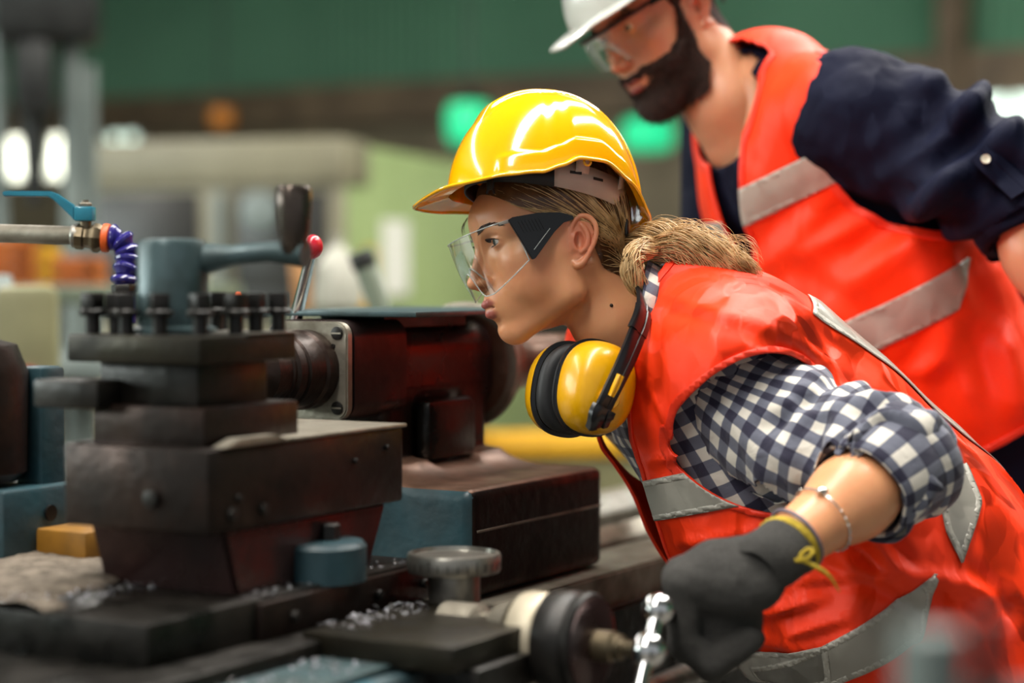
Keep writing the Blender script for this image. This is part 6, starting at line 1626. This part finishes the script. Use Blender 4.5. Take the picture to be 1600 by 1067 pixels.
def lift(px, py, V, off=.004):
    """surface point of the vertex cloud V seen at a photo pixel"""
    r_ = A(px, py, 1.) - cam_; r_ /= np.linalg.norm(r_); q = V - cam_; t = q @ r_; dd = np.linalg.norm(q - np.outer(t, r_), axis=1); c = np.where(dd < .012)[0]
    if not len(c): return A(px, py, 2.65)
    tt = t[c].min(); return cam_ + r_ * (tt - off)
tb = [lift(x, y, V) for (x, y) in ((1528, 238), (1548, 256), (1572, 278), (1598, 302))]
tab = bandstrip(tb, [.03, .034, .034, .034], .003, 'sleeve_tab', 'shirt_navy', msl, nrm=[(-.1, -1, .3)] * 4, n=20)
p = lift(1540, 249, V, .010); MB().lathe([(.001, .002), (.004, .0025), (.0062, .0035), (.0066, .002), (.006, 0), (.001, 0)], p, (-.1, -1, .25), 20).build('button', 'button', tab, keep_world=True)
g = Grid(np.minimum(MSR, mWRr) - .15, np.maximum(MSR, mWRr) + .15, .012); g.add(cone(MSR, mER, .085, .07)); g.add(cone(mER, mWRr, .068, .055), .04); V, F = g.mesh(); mesh_obj('sleeve', V, F, 'shirt_navy', sharp=0, parent=mshirt, keep_world=True)
# ---------------------------------------------------------------- vest
g = mt_grid(.01, .0065, mlo, mhi); g.add(cone(MT[1] + mU * .03, MSH - vec((.05, 0, 0)), .1, .075), .05); g.add(cone(MT[1] + mU * .03, MSR, .1, .08), .05)
V, F = g.mesh(); V = smooth_v(V, F, 3); N_ = vnormals(V, F); q = V - MT[1]; l, u, f = q @ mL, q @ mU, q @ mF
fo = .006 * fbm(np.stack([l * 6, u * 4, f * 6], 1), 21, 3) + .011 * ridged(np.stack([(l + .55 * u) * 6.0, (u - .2 * l) * 1.6, f * 3], 1), 13) * smoothstep(.05, -.12, u)
fo += seg_fold(V, N_, (N_[:, 1] < .1).astype(float), [(1300, 320, 1180, 430, .010, 22), (1470, 350, 1320, 450, .012, 24), (1490, 500, 1420, 650, .010, 22), (1545, 440, 1590, 640, .018, 22), (1250, 420, 1400, 520, -.008, 20), (1380, 330, 1250, 400, .008, 18), (1350, 600, 1480, 560, .008, 18), (1210, 110, 1190, 230, .005, 14), (1510, 390, 1560, 520, -.012, 18)])
V = V + N_ * fo[:, None]; q = V - MT[1]; l, u, f = q @ mL, q @ mU, q @ mF
MAC = A(1392, 222, 2.82)
def mcut(V, C, au, af): 
    q = V - C; return np.sqrt((q @ mU / au) ** 2 + (q @ mF / af) ** 2) - 1
fa = np.where(l > .05, mcut(V, MAC, .135, .105) * .1, .03)
fn_ = (np.linalg.norm((V - A(1160, 175, DM - .02)) / np.array([.085, .11, .1]), axis=1) - 1) * .09
wop = np.interp(u, [-.5, -.2, .0, .1, .2], [.002, .006, .025, .045, .06]); fop = np.where(f > 0, np.abs(l - .005) - wop, .05)
hem = lambda V: (V - A(1545, 676, 2.85)) @ (np.array(mU) * 1.0)
fall = np.minimum(np.minimum(np.minimum(fa, fn_), fop), hem(V))
mv, mvf, mvn, mfe = clip(V, F, fall, (vnormals(V, F), fall[:, None]))
mvest = solid(mesh_obj('vest', mv, mvf, 'vest_orange_plain', sharp=0, parent=man, keep_world=True), .002); mvest['label'] = 'orange safety vest'
bv, bf, bn = clip(mv, mvf, .01 - mfe[:, 0], (mvn,)); solid(mesh_obj('edge_binding', bv + bn * .001, bf, 'binding_orange', sharp=0, parent=mvest, keep_world=True), .0024, 0.)
mb_ = (mv, mvf, mvn); mfront = lambda V: (V - MT[1]) @ mF - .0; mnear = lambda V: (V - MT[1]) @ mL
stripe('reflective_stripe', [band(A(1120, 347, 2.84), A(1285, 262, 2.84), vec((0, 1, 0)), .052), mfront, mnear], .0026, mvest, mb_, 'reflective_tape_soft')
stripe('reflective_stripe', [band(A(1330, 530, 2.84), A(1505, 435, 2.84), vec((0, 1, 0)), .056), lambda V: (V - MT[1]) @ mL - .0, lambda V: (A(1508, 430, 2.8) - V) @ vec((1, 0, -.3))], .0026, mvest, mb_, 'reflective_tape_soft')
stripe('reflective_stripe', [band(A(1060, 372, 2.9), A(1090, 372, 2.9), vec((0, 1, 0)), .05), mfront, lambda V: -mnear(V)], .0026, mvest, mb_, 'reflective_tape_soft')
# ---------------------------------------------------------------- trousers, belt, boots
g = Grid((.3, 2.3, .02), (1.4, 3.6, 1.2), .013)
g.add(econe(MT[3] - mU * .03, MT[4], mL, .178, .125, .182, .125)); g.add(econe(MT[4], mhip, mL, .182, .125, .19, .14), .05)
for (h_, k_, a_) in mleg: g.add(cone(h_, k_, .108, .08), .05); g.add(cone(k_, a_, .078, .066), .04)
V, F = g.mesh(); V = smooth_v(V, F, 1); V = V + vnormals(V, F) * (.004 * fbm(V * 16, 6))[:, None]; mtr = mesh_obj('trousers', V, F, 'navy_trouser', sharp=0, parent=man, keep_world=True)
for (h_, k_, a_) in mleg:
    g = Grid(a_ - .28, a_ + .2, .009); g.add(cone(a_ + vec((0, 0, .05)), a_ + vec((0, 0, -.04)), .064, .06)); g.add(econe(a_ + vec((0, 0, -.06)), a_ + vec((-.15, -.1, -.065)), mL, .05, .042, .05, .038), .04)
    g.inter(lambda x, y, z: -(z - .001) + 0 * x + 0 * y); V, F = g.mesh(); mesh_obj('boot', V, F, 'boot', sharp=0, parent=man, keep_world=True)
